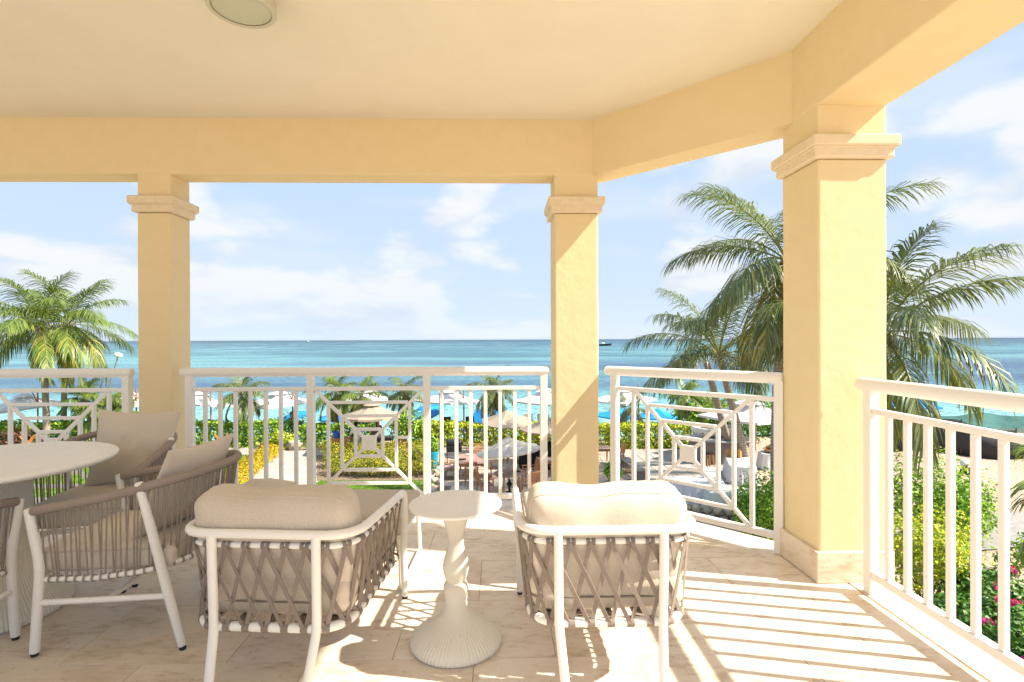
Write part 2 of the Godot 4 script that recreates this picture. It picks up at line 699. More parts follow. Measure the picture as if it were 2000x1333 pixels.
# ---------------------------------------------------------------- sky
func make_sky() -> Sky:
	var W := 2048
	var H := 1024
	var im := Image.create(W, H, false, Image.FORMAT_RGBF)
	var big := FastNoiseLite.new()
	big.seed = 7
	big.frequency = 1.15
	big.fractal_octaves = 3
	var puff := FastNoiseLite.new()
	puff.seed = 17
	puff.frequency = 3.1
	puff.fractal_type = FastNoiseLite.FRACTAL_RIDGED
	puff.fractal_octaves = 5
	puff.fractal_gain = 0.55
	var wisp := FastNoiseLite.new()
	wisp.seed = 5
	wisp.frequency = 1.3
	wisp.fractal_octaves = 4
	for y in H:
		var el: float = (0.5 - (y + 0.5) / H) * PI
		var up := maxf(el, 0.0)
		var base := SKY_HORIZON.lerp(SKY_TOP, pow(sin(up), 0.55))
		if el < -0.02:
			var g := Color(0.30, 0.36, 0.38)
			for x in W:
				im.set_pixel(x, y, g)
			continue
		var ce := cos(el)
		for x in W:
			var az := TAU * (x + 0.5) / W
			var d := Vector3(sin(az) * ce, sin(el), -cos(az) * ce)
			# cumulus: heaped up, smaller and closer together towards the horizon
			var az_d := Vector2(sin(az), -cos(az))
			var sq := 1.9 - up * 0.6
			var p := Vector3(az_d.x * sq, up * 4.4 / (0.6 + up), az_d.y * sq)
			var q := big.get_noise_3dv(p) * 1.05 - puff.get_noise_3dv(p) * 0.33 + 0.15
			var q2 := big.get_noise_3dv(p + SUNWARD) * 1.05 - puff.get_noise_3dv(p + SUNWARD) * 0.33 + 0.15
			var dens := smoothstep(0.0, 0.40, q)
			var lit := clampf(0.60 + (q - q2) * 1.5, 0.0, 1.0)
			var high := smoothstep(-0.1, 0.6, wisp.get_noise_3d(d.x * 2.0, up * 7.0, d.z * 2.0) + 0.08) * 0.55
			var c := base.lerp(CLOUD_HIGH, high)
			c = c.lerp(CLOUD_LOW.lerp(CLOUD_WHITE, lit), dens * lerpf(0.5, 0.95, smoothstep(0.0, 0.14, up)))
			im.set_pixel(x, y, c)
	var pm := PanoramaSkyMaterial.new()
	pm.panorama = ImageTexture.create_from_image(im)
	var s := Sky.new()
	s.sky_material = pm
	return s


const SUNWARD := Vector3(0.10, 0.22, 0.03)
const SKY_TOP := Color(0.235, 0.365, 0.59)
const SKY_HORIZON := Color(0.475, 0.555, 0.645)
const CLOUD_HIGH := Color(0.48, 0.535, 0.60)
const CLOUD_LOW := Color(0.40, 0.455, 0.525)
const CLOUD_WHITE := Color(0.565, 0.58, 0.60)


# ---------------------------------------------------------------- the building
func prism(pts: Array, y0: float, y1: float) -> MB:
	# pts: Vector2(x, z), counter-clockwise seen from above or not; sides and lids
	var mb := MB.new()
	var poly := PackedVector2Array()
	for p in pts:
		poly.append(p)
	if Geometry2D.is_polygon_clockwise(poly):
		poly.reverse()
	var t := Geometry2D.triangulate_polygon(poly)
	for i in range(0, t.size(), 3):
		for lid in 2:
			var yy := y1 if lid == 0 else y0
			var a := Vector3(poly[t[i]].x, yy, poly[t[i]].y)
			var b := Vector3(poly[t[i + 1]].x, yy, poly[t[i + 1]].y)
			var d := Vector3(poly[t[i + 2]].x, yy, poly[t[i + 2]].y)
			var up := (b - a).cross(d - a).y > 0.0
			if up == (lid == 0):
				mb.tri(a, b, d)
			else:
				mb.tri(a, d, b)
	var m := poly.size()
	for i in m:
		var a := poly[i]
		var b := poly[(i + 1) % m]
		var e := b - a
		var out := Vector3(e.y, 0, -e.x)
		var q := [Vector3(a.x, y0, a.y), Vector3(b.x, y0, b.y), Vector3(b.x, y1, b.y), Vector3(a.x, y1, a.y)]
		var nn: Vector3 = (q[1] - q[0]).cross(q[2] - q[0])
		# is the point a little outside really outside?
		var mid := (a + b) * 0.5 + Vector2(out.x, out.z).normalized() * 0.001
		if Geometry2D.is_point_in_polygon(mid, poly):
			out = -out
		if nn.dot(out) < 0.0:
			q.reverse()
		mb.quad(q[0], q[1], q[2], q[3])
	return mb


func rough_box(ctr: Vector3, size: Vector3, wob: float, seed_: int) -> MB:
	# a plastered block: finely bevelled, its faces very slightly uneven
	var mb := MB.new()
	var f := FastNoiseLite.new()
	f.seed = seed_
	f.frequency = 2.3
	mb.box(Vector3.ZERO, size, 0.012)
	var h := size * 0.5
	mb.v.clear()
	mb.n.clear()
	mb.c.clear()
	mb.ix.clear()
	mb.cushion(size, 0.012, Vector3.ZERO, 24, 0.0, seed_)
	for i in mb.v.size():
		var p := mb.v[i]
		var k := f.get_noise_3dv((p + ctr) * 1.0) * wob
		mb.v[i] = p + mb.n[i] * k + ctr
	return mb


func column(x0: float, x1: float, z0: float, z1: float, label: String, over := 0.046) -> void:
	# z0 nearer the camera than z1
	var o := thing("column", label, "column", Vector3((x0 + x1) * 0.5, 0, (z0 + z1) * 0.5), 0.0, "square columns of the balcony")
	var w := x1 - x0
	var d := z0 - z1
	part("shaft", rough_box(Vector3(0, 1.1025, 0), Vector3(w, 2.205, d), 0.0025, int(x0 * 100.0)), M.stucco, o)
	part("neck", rough_box(Vector3(0, 2.605, 0), Vector3(w - 0.001, 0.57, d - 0.003), 0.001, int(x0 * 90.0)), M.stucco, o)
	var cap := MB.new()
	cap.box(Vector3(0, 2.2925, 0), Vector3(w + over * 2.0, 0.056, d + over * 2.0), 0.006)
	var cap_slab := part("capital", cap, M.cast, o)
	var low := MB.new()
	low.box(Vector3(0, 2.235, 0), Vector3(w + over * 1.15, 0.058, d + over * 1.15), 0.008)
	low.box(Vector3(0, 2.2605, 0), Vector3(w + over * 1.5, 0.012, d + over * 1.5), 0.003)
	part("moulding", low, M.cast, cap_slab)
	# the plinth: four stone slabs against the shaft
	for k in 4:
		var pl := MB.new()
		if k < 2:
			pl.box(Vector3(0, 0.083, (d * 0.5 + 0.011) * (1.0 if k == 0 else -1.0)), Vector3(w + 0.044, 0.16, 0.022), 0.003)
		else:
			pl.box(Vector3((w * 0.5 + 0.011) * (1.0 if k == 2 else -1.0), 0.083, 0), Vector3(0.022, 0.158, d - 0.003), 0.003)
		part("plinth_stone", pl, M.tiles[(k * 2 + 1) % 6], o)


func build_balcony() -> void:
	# floor: slab under separate travertine tiles
	var outline := [Vector2(-6.2, -4.22), Vector2(0.80, -4.22), Vector2(2.06, -2.96), Vector2(2.06, 2.6), Vector2(-6.2, 2.6)]
	var fl := struct("floor", prism(outline, -0.32, -0.0135), M.grout)
	var poly := PackedVector2Array()
	for p in [Vector2(-6.2, -4.20), Vector2(0.79, -4.20), Vector2(1.80, -3.19), Vector2(1.80, 2.6), Vector2(-6.2, 2.6)]:
		poly.append(p)
	var tw := 0.652
	var td := 0.4695
	var whole := MB.new()
	whole.box(Vector3(0, -0.0065, 0), Vector3(tw - 0.0018, 0.013, td - 0.0018), 0.0008)
	var whole_mesh := whole.mesh()
	rng.seed = 4
	for j in range(-1, 14):
		var zc := -2.12 - 0.4695 * 4.0 - td * 0.5 + j * td + 0.0
		for i in range(-10, 5):
			var off := 0.0 if posmod(j, 2) == 1 else tw * 0.5
			var xc := -0.105 + tw * 0.5 + i * tw + off
			var r := PackedVector2Array([Vector2(xc - tw * 0.5, zc - td * 0.5), Vector2(xc + tw * 0.5, zc - td * 0.5), Vector2(xc + tw * 0.5, zc + td * 0.5), Vector2(xc - tw * 0.5, zc + td * 0.5)])
			var cut := Geometry2D.intersect_polygons(r, poly)
			if cut.is_empty():
				continue
			var area := 0.0
			var q: PackedVector2Array = cut[0]
			for a in q.size():
				area += q[a].cross(q[(a + 1) % q.size()]) * 0.5
			var xf := Transform3D(Basis(Vector3.UP, PI * rng.randi_range(0, 1)), Vector3(xc, rng.randf_range(-0.0006, 0.0), zc))
			if absf(area) > tw * td * 0.999:
				part("tile", whole_mesh, M.tiles[rng.randi_range(0, 5)], fl, xf)
			elif absf(area) > 0.004:
				var small := Geometry2D.offset_polygon(q, -0.00125)
				if small.is_empty():
					continue
				var pts := []
				for p in small[0]:
					pts.append(p - Vector2(xc, zc))
				part("tile", prism(pts, -0.013, 0.0), M.tiles[rng.randi_range(0, 5)], fl, Transform3D(Basis.IDENTITY, Vector3(xc, 0, zc)))
	# edging stones under the railing on the right and along the canted side
	for k in 9:
		var e := MB.new()
		e.box(Vector3(1.9325, -0.0055, -2.96 + 0.31 + k * 0.62), Vector3(0.25, 0.0155, 0.6175), 0.002)
		part("edging_stone", e, M.tiles[(k * 5 + 1) % 6], fl)
	for k in 2:
		var a := Vector2(0.805, -4.205).lerp(Vector2(2.045, -2.965), k * 0.5)
		var b := Vector2(0.805, -4.205).lerp(Vector2(2.045, -2.965), (k + 1) * 0.5)
		var a2 := Vector2(0.797, -4.19).lerp(Vector2(1.803, -3.185), k * 0.5)
		var b2 := Vector2(0.797, -4.19).lerp(Vector2(1.803, -3.185), (k + 1) * 0.5)
		part("edging_stone", prism([a, b, b2, a2], -0.0133, 0.001), M.tiles[(k * 3 + 2) % 6], fl)
	fl.set_meta("label", "cream travertine balcony floor laid in running bond")
	# ceiling and beams
	var roof := [Vector2(-6.2, -4.30), Vector2(0.82, -4.30), Vector2(2.18, -2.94), Vector2(2.18, 0.9), Vector2(-6.2, 0.9)]
	var ce := struct("ceiling", prism(roof, 2.895, 3.25), M.ceiling)
	ce.set_meta("label", "plain cream ceiling over the balcony")
	var b1 := struct("beam", rough_box(Vector3(-2.755, 2.6985, -4.04), Vector3(6.91, 0.427, 0.22), 0.0015, 3), M.stucco)
	b1.set_meta("label", "long yellow stucco beam across the front columns")
	var b2 := struct("beam", prism([Vector2(0.69, -3.931), Vector2(1.656, -2.965), Vector2(1.80, -3.11), Vector2(0.78, -4.13)], 2.4852, 2.91), M.stucco)
	b2.set_meta("label", "angled yellow stucco beam between the middle and the right column")
	var b3 := struct("beam", rough_box(Vector3(1.842, 2.6985, -1.1), Vector3(0.372, 0.427, 3.96), 0.0015, 5), M.stucco)
	b3.set_meta("label", "yellow stucco beam running back from the right column")
	column(-2.632, -2.392, -3.932, -4.182, "left yellow column, between the two front railings")
	column(0.410, 0.735, -3.932, -4.240, "middle yellow column crossed by a diagonal shadow, behind the right lounge chair")
	column(1.660, 2.025, -2.730, -3.080, "large yellow column on a stone plinth, nearest to the viewer")
	column(-4.275, -4.035, -3.932, -4.182, "column at the left edge with only a corner of its capital in view")
	# ceiling lamp
	var lamp := thing("ceiling_lamp", "round frosted ceiling lamp with a dark bronze back plate, off", "lamp", Vector3(-1.19, 2.895, -2.50))
	var plate := MB.new()
	plate.lathe([Vector2(0.001, 0.0), Vector2(0.135, 0.0), Vector2(0.135, -0.035), Vector2(0.10, -0.04), Vector2(0.001, -0.04)], 40)
	part("back_plate", plate, M.bronze, lamp)
	var rim := MB.new()
	rim.lathe([Vector2(0.10, -0.030), Vector2(0.140, -0.032), Vector2(0.149, -0.045), Vector2(0.149, -0.088), Vector2(0.144, -0.095), Vector2(0.131, -0.095), Vector2(0.128, -0.090)], 48)
	part("rim", rim, M.lamp_rim, lamp)
	var gl := MB.new()
	gl.lathe([Vector2(0.129, -0.086), Vector2(0.115, -0.0935), Vector2(0.07, -0.0965), Vector2(0.001, -0.097)], 48)
	part("diffuser", gl, M.lamp_glass, lamp)


func railing(label: String, p0: Vector3, p1: Vector3, hs0: float, hs1: float, posts: Array, bals: Array, panels: Array) -> void:
	# p0 to p1 on the floor; s runs from p0; hs0, hs1: how far the handrail reaches
	var d := (p1 - p0).normalized()
	var o := thing("balcony_railing", label, "railing", p0, rad_to_deg(atan2(-d.z, d.x)), "white metal balcony railings")
	var l := p0.distance_to(p1)
	var hr := MB.new()
	hr.tube([Vector3(hs0, 1.037, 0), Vector3(hs0 + 0.01, 1.037, 0), Vector3(hs1 - 0.01, 1.037, 0), Vector3(hs1, 1.037, 0)], [0.031, 0.034, 0.034, 0.031], 20)
	part("handrail", hr, M.white_paint, o)
	for i in posts.size() - 1:
		var a: float = posts[i] + 0.026
		var b: float = posts[i + 1] - 0.026
		var mr := MB.new()
		mr.box(Vector3((a + b) * 0.5, 0.911, 0), Vector3(b - a, 0.028, 0.036), 0.003)
		part("mid_rail", mr, M.white_paint, o)
		var br := MB.new()
		br.box(Vector3((a + b) * 0.5, 0.103, 0), Vector3(b - a, 0.036, 0.044), 0.003)
		part("bottom_rail", br, M.white_paint, o)
	var pm := MB.new()
	pm.box(Vector3(0, 0.511, 0), Vector3(0.052, 1.02, 0.052), 0.004)
	var pmesh := pm.mesh()
	for s in posts:
		part("post", pmesh, M.white_paint, o, Transform3D(Basis.IDENTITY, Vector3(s, 0, 0)))
	var bm := MB.new()
	bm.box(Vector3(0, 0.509, 0), Vector3(0.026, 0.776, 0.026), 0.003)
	var bmesh := bm.mesh()
	for s in bals:
		part("baluster", bmesh, M.white_paint, o, Transform3D(Basis.IDENTITY, Vector3(s, 0, 0)))
	for s in panels:
		var c := Vector3(s, 0.509, 0)
		for k in 4:
			var q := Vector3(0.393 * (1 if k % 2 == 0 else -1), 0.388 * (1 if k < 2 else -1), 0)
			var dg := MB.new()
			dg.bar(c + q.normalized() * 0.058, c + q, 0.022, 0.0235, 0.002, Vector3.BACK)
			part("diagonal_bar", dg, M.white_paint, o)
		for ring in [0.10, 0.20, 0.30]:
			for k in 4:
				var b := MB.new()
				var half: float = ring - 0.013
				if k < 2:
					b.box(c + Vector3(0, ring * (1 if k == 0 else -1), 0), Vector3(half * 2.0, 0.022, 0.026), 0.002)
				else:
					b.box(c + Vector3(ring * (1 if k == 2 else -1), 0, 0), Vector3(0.022, half * 2.0, 0.026), 0.002)
				part("panel_bar", b, M.white_paint, o)
		var pl := MB.new()
		pl.box(c, Vector3(0.106, 0.106, 0.032), 0.003)
		part("centre_plate", pl, M.white_paint, o)


func build_railings() -> void:
	var b1 := []
	for k in range(1, 8):
		b1.append(0.031 + k * 0.1103)
	for k in range(1, 8):
		b1.append(1.768 + k * 0.1088)
	railing("front railing with one square pattern between two runs of balusters", Vector3(-2.31, 0, -3.97), Vector3(0.36, 0, -3.97), -0.03, 2.672, [0.031, 0.913, 1.768, 2.638], b1, [1.3405])
	railing("railing left of the left column, behind the dining table", Vector3(-3.96, 0, -3.97), Vector3(-2.70, 0, -3.97), 0.0, 1.258, [0.06, 1.227], [0.275, 1.095], [0.685])
	railing("canted railing between the middle and the right column", Vector3(0.80, 0, -3.95), Vector3(1.66, 0, -3.09), 0.0, 1.216, [0.069, 1.203], [0.226, 1.046], [0.636])
	var b2 := []
	for k in 32:
		b2.append(0.121 + k * 0.115)
	railing("railing on the right side, casting striped shadows on the floor", Vector3(1.845, 0, -2.60), Vector3(1.845, 0, 1.3), -0.078, 3.9, [0.0, 3.87], b2, [])


# ---------------------------------------------------------------- furniture on the balcony
func foot_cap(o: Node3D, p: Vector3, r: float) -> void:
	var f := MB.new()
	f.tube([p + Vector3(0, 0.001, 0), p + Vector3(0, 0.009, 0), p + Vector3(0, 0.013, 0), p + Vector3(0, 0.02, 0)], [r * 0.8, r * 0.85, r * 0.5, r * 0.55], 10)
	part("foot_cap", f, M.rubber, o)


func make_lounge_chair() -> Node3D:
	# faces -z
	var o := thing("lounge_chair", "", "armchair", Vector3.ZERO, 0.0, "strapped lounge chairs on the balcony")
	var hw := 0.325
	# tighter bends at the arm ends than at the back corners
	var top := []
	top.append_array(round_path([Vector3(-0.318, 0.40, -0.365), Vector3(-hw, 0.556, -0.315), Vector3(-hw, 0.573, 0.05)], 0.035, 5))
	top.append_array(round_path([Vector3(-hw, 0.5735, 0.06), Vector3(-hw, 0.588, 0.335), Vector3(hw, 0.588, 0.335), Vector3(hw, 0.5735, 0.06)], 0.15, 9))
	top.append_array(round_path([Vector3(hw, 0.573, 0.05), Vector3(hw, 0.556, -0.315), Vector3(0.318, 0.40, -0.365)], 0.035, 5))
	var rail := MB.new()
	rail.tube(top, 0.0165, 12)
	part("top_rail", rail, M.white_metal, o)
	var q := hw - 0.012
	var second := []
	second.append(Vector3(-q, 0.522, -0.305))
	second.append_array(round_path([Vector3(-q, 0.532, 0.05), Vector3(-q, 0.541, 0.315), Vector3(q, 0.541, 0.315), Vector3(q, 0.532, 0.05)], 0.14, 9))
	second.append(Vector3(q, 0.522, -0.305))
	var sr := MB.new()
	sr.tube(second, 0.0105, 10)
	part("lacing_rail", sr, M.white_metal, o)
	var h2 := 0.284
	var ring := round_path([Vector3(-h2, 0.25, -0.36), Vector3(-h2, 0.25, 0.315), Vector3(h2, 0.25, 0.315), Vector3(h2, 0.25, -0.36)], 0.13, 9, true)
	var rg := MB.new()
	rg.tube(ring, 0.0165, 12, true)
	part("seat_ring", rg, M.white_metal, o)
	var base := MB.new()
	for k in 5:
		base.box(Vector3(-0.22 + k * 0.11, 0.255, -0.02), Vector3(0.035, 0.012, 0.63), 0.002)
	part("seat_webbing", base, M.strap, o)
	for s in [-1.0, 1.0]:
		var lg := MB.new()
		lg.tube(round_path([Vector3(0.19 * s, 0.582, 0.336), Vector3(0.188 * s, 0.25, 0.326), Vector3(0.168 * s, 0.018, 0.40)], 0.03, 4), 0.0165, 12)
		foot_cap(part("rear_leg", lg, M.white_metal, o), Vector3(0.168 * s, 0, 0.405), 0.0165)
		var fl := MB.new()
		fl.tube(round_path([Vector3(0.318 * s, 0.405, -0.364), Vector3(0.300 * s, 0.25, -0.40), Vector3(0.30 * s, 0.018, -0.425)], 0.03, 4), 0.0165, 12)
		foot_cap(part("front_leg", fl, M.white_metal, o), Vector3(0.30 * s, 0, -0.426), 0.0165)
	# lacing: straps crossing between the upper rail and the seat ring
	var open_ring := []
	open_ring.append_array(round_path([Vector3(-h2, 0.25, -0.34), Vector3(-h2, 0.25, 0.315), Vector3(h2, 0.25, 0.315), Vector3(h2, 0.25, -0.34)], 0.13, 9))
	var lt := path_len(second)
	var lb := path_len(open_ring)
	var nn := 25
	var T := []
	var B := []
	for k in nn:
		T.append(path_at(second, lt * (0.015 + 0.97 * k / (nn - 1.0))))
		B.append(path_at(open_ring, lb * (0.02 + 0.96 * k / (nn - 1.0))))
	var ctr := Vector3(0, 0.4, -0.1)
	for k in nn:
		for dk in [-1, 2]:
			var j: int = k + dk
			if j < 0 or j >= nn:
				continue
			var a: Vector3 = T[k]
			var b: Vector3 = B[j]
			var out := (a - ctr)
			out.y = 0
			out = out.normalized()
			var st := MB.new()
			var off: Vector3 = out * (0.0115 + 0.002 * dk)
			st.bar(a + off * 0.9, b + off, 0.0155, 0.003, 0.0, out)
			part("strap", st, M.strap, o)
		for e in 2:
			var p: Vector3 = T[k] if e == 0 else B[k]
			var path: Array = second if e == 0 else open_ring
			var r := 0.0128 if e == 0 else 0.0192
			var dir := Vector3.RIGHT
			var best := 1e9
			for i in range(1, path.size()):
				var mid: Vector3 = ((path[i] as Vector3) + path[i - 1]) * 0.5
				var cp := Geometry3D.get_closest_point_to_segment(p, path[i - 1], path[i])
				if cp.distance_to(p) < best:
					best = cp.distance_to(p)
					dir = ((path[i] as Vector3) - path[i - 1]).normalized()
			var wr := MB.new()
			for t in ([-0.0095, 0.0095] if e == 0 else [0.0]):
				var wd := 0.007 if e == 0 else 0.013
				wr.tube([p + dir * (t - wd), p + dir * (t + wd)], r, 10, false, false)
			part("strap_wrap", wr, M.strap, o)
	# cushions
	var seat := MB.new()
	seat.cushion(Vector3(0.575, 0.145, 0.66), 0.05, Vector3(0.0, 0.018, 0.0), 10, 0.012, 5)
	part("seat_cushion", seat, M.weave, o, Transform3D(Basis.IDENTITY, Vector3(0, 0.338, -0.045)))
	var pipe := MB.new()
	pipe.tube(round_path([Vector3(-0.285, 0.325, -0.37), Vector3(-0.285, 0.325, 0.283), Vector3(0.285, 0.325, 0.283), Vector3(0.285, 0.325, -0.37)], 0.055, 5, true), 0.004, 6, true)
	part("piping", pipe, M.strap, o)
	var back := MB.new()
	back.cushion(Vector3(0.59, 0.41, 0.17), 0.06, Vector3(0.0, 0.006, 0.016), 14, 0.010, 9)
	var dent := func(p: Vector3) -> Vector3:
		return p - Vector3(0, exp(-pow((p.x + 0.05) / 0.07, 2.0)) * smoothstep(0.05, 0.2, p.y) * 0.013, 0)
	for i in back.v.size():
		back.v[i] = dent.call(back.v[i])
	var bt := Transform3D(Basis(Vector3.RIGHT, 0.16), Vector3(0, 0.512, 0.205))
	var bc := part("back_cushion", back, M.weave, o, bt)
	var cn := FastNoiseLite.new()
	cn.seed = 9
	cn.frequency = 5.0
	var hb := Vector3(0.59, 0.41, 0.17) * 0.5
	for zz in [-0.055, 0.055]:
		var sp := []
		for k in 90:
			var t := (k + 0.5) / 90.0
			var p: Vector3
			if t < 0.25:
				p = Vector3(-hb.x, lerpf(-hb.y, hb.y, t / 0.25), zz)
			elif t < 0.75:
				p = Vector3(lerpf(-hb.x, hb.x, (t - 0.25) / 0.5), hb.y, zz)
			else:
				p = Vector3(hb.x, lerpf(hb.y, -hb.y, (t - 0.75) / 0.25), zz)
			sp.append(dent.call(MB.cushion_point(p, hb, 0.06, Vector3(0.0, 0.006, 0.016), 0.010, cn)))
		var seam := MB.new()
		seam.tube(sp, 0.0026, 5)
		part("piping", seam, M.pillow, bc)
	return o


func make_ottoman(label: String, wide := 0.62) -> Node3D:
	var o := thing("footstool", label, "footstool", Vector3.ZERO, 0.0, "low footstools in front of the lounge chairs")
	var hw := wide * 0.5 - 0.02
	var hd := 0.235
	for s in [-1.0, 1.0]:
		var fr := MB.new()
		fr.tube(round_path([Vector3(hw * s, 0.265, -hd), Vector3(hw * s * 1.02, 0.012, -hd - 0.02), Vector3(hw * s * 1.02, 0.012, hd + 0.02), Vector3(hw * s, 0.265, hd)], 0.025, 4), 0.0125, 10)
		part("side_loop", fr, M.white_metal, o)
	var top := MB.new()
	top.tube(round_path([Vector3(-hw, 0.265, -hd), Vector3(-hw, 0.265, hd), Vector3(hw, 0.265, hd), Vector3(hw, 0.265, -hd)], 0.03, 4, true), 0.0135, 10, true)
	part("seat_frame", top, M.white_metal, o)
	var pad := MB.new()
	pad.cushion(Vector3(wide, 0.105, 0.50), 0.035, Vector3(0, 0.012, 0), 8, 0.006, 3)
	part("seat_pad", pad, M.grey_pad, o, Transform3D(Basis.IDENTITY, Vector3(0, 0.33, 0)))
	var pp := MB.new()
	for yy in [0.365, 0.295]:
		pp.tube(round_path([Vector3(0.004 - wide * 0.5, yy, -0.246), Vector3(0.004 - wide * 0.5, yy, 0.246), Vector3(wide * 0.5 - 0.004, yy, 0.246), Vector3(wide * 0.5 - 0.004, yy, -0.246)], 0.035, 4, true), 0.004, 6, true)
	part("piping", pp, M.grey_pad, o)
	return o


func make_side_table() -> void:
	var o := thing("side_table", "white round side table on a twisted fluted pedestal, between the two lounge chairs", "table", Vector3(-0.187, 0, -2.236))
	var prof := []
	for a in [[0.178, 0.0], [0.188, 0.006], [0.1905, 0.014], [0.188, 0.024], [0.178, 0.036], [0.165, 0.048], [0.148, 0.060], [0.130, 0.071], [0.108, 0.084], [0.088, 0.097], [0.072, 0.110], [0.058, 0.126], [0.050, 0.142], [0.0455, 0.160], [0.0445, 0.178], [0.047, 0.20], [0.051, 0.222], [0.050, 0.240], [0.045, 0.252], [0.0385, 0.260], [0.0405, 0.268], [0.046, 0.284], [0.0515, 0.305], [0.0525, 0.325], [0.049, 0.348], [0.043, 0.368], [0.035, 0.392], [0.031, 0.415], [0.031, 0.435], [0.035, 0.46], [0.042, 0.49], [0.052, 0.52], [0.068, 0.545], [0.10, 0.566], [0.15, 0.573], [0.185, 0.574]]:
		prof.append(Vector2(a[0], a[1]))
	var ped := MB.new()
	ped.lathe(prof, 288, 72, 0.0016)
	part("pedestal", ped, M.fluted, o)
	var top := MB.new()
	top.lathe([Vector2(0.001, 0.572), Vector2(0.180, 0.572), Vector2(0.192, 0.576), Vector2(0.194, 0.580), Vector2(0.194, 0.584), Vector2(0.191, 0.587), Vector2(0.186, 0.588), Vector2(0.001, 0.588)], 72)
	part("table_top", top, M.table_white, o)


func make_dining_table() -> void:
	var o := thing("dining_table", "white round dining table on a ribbed cone pedestal at the left edge", "table", Vector3(-2.4, 0, -2.55))
	var ped := MB.new()
	ped.lathe([Vector2(0.30, 0.0), Vector2(0.312, 0.008), Vector2(0.306, 0.028), Vector2(0.275, 0.07), Vector2(0.240, 0.12), Vector2(0.208, 0.19), Vector2(0.183, 0.28), Vector2(0.166, 0.38), Vector2(0.157, 0.48), Vector2(0.156, 0.57), Vector2(0.168, 0.64), Vector2(0.20, 0.683)], 480, 120, 0.002)
	part("pedestal", ped, M.fluted, o)
	var top := MB.new()
	top.lathe([Vector2(0.001, 0.680), Vector2(0.45, 0.680), Vector2(0.484, 0.685), Vector2(0.494, 0.695), Vector2(0.495, 0.703), Vector2(0.490, 0.709), Vector2(0.482, 0.711), Vector2(0.001, 0.711)], 96)
	part("table_top", top, M.table_white, o)


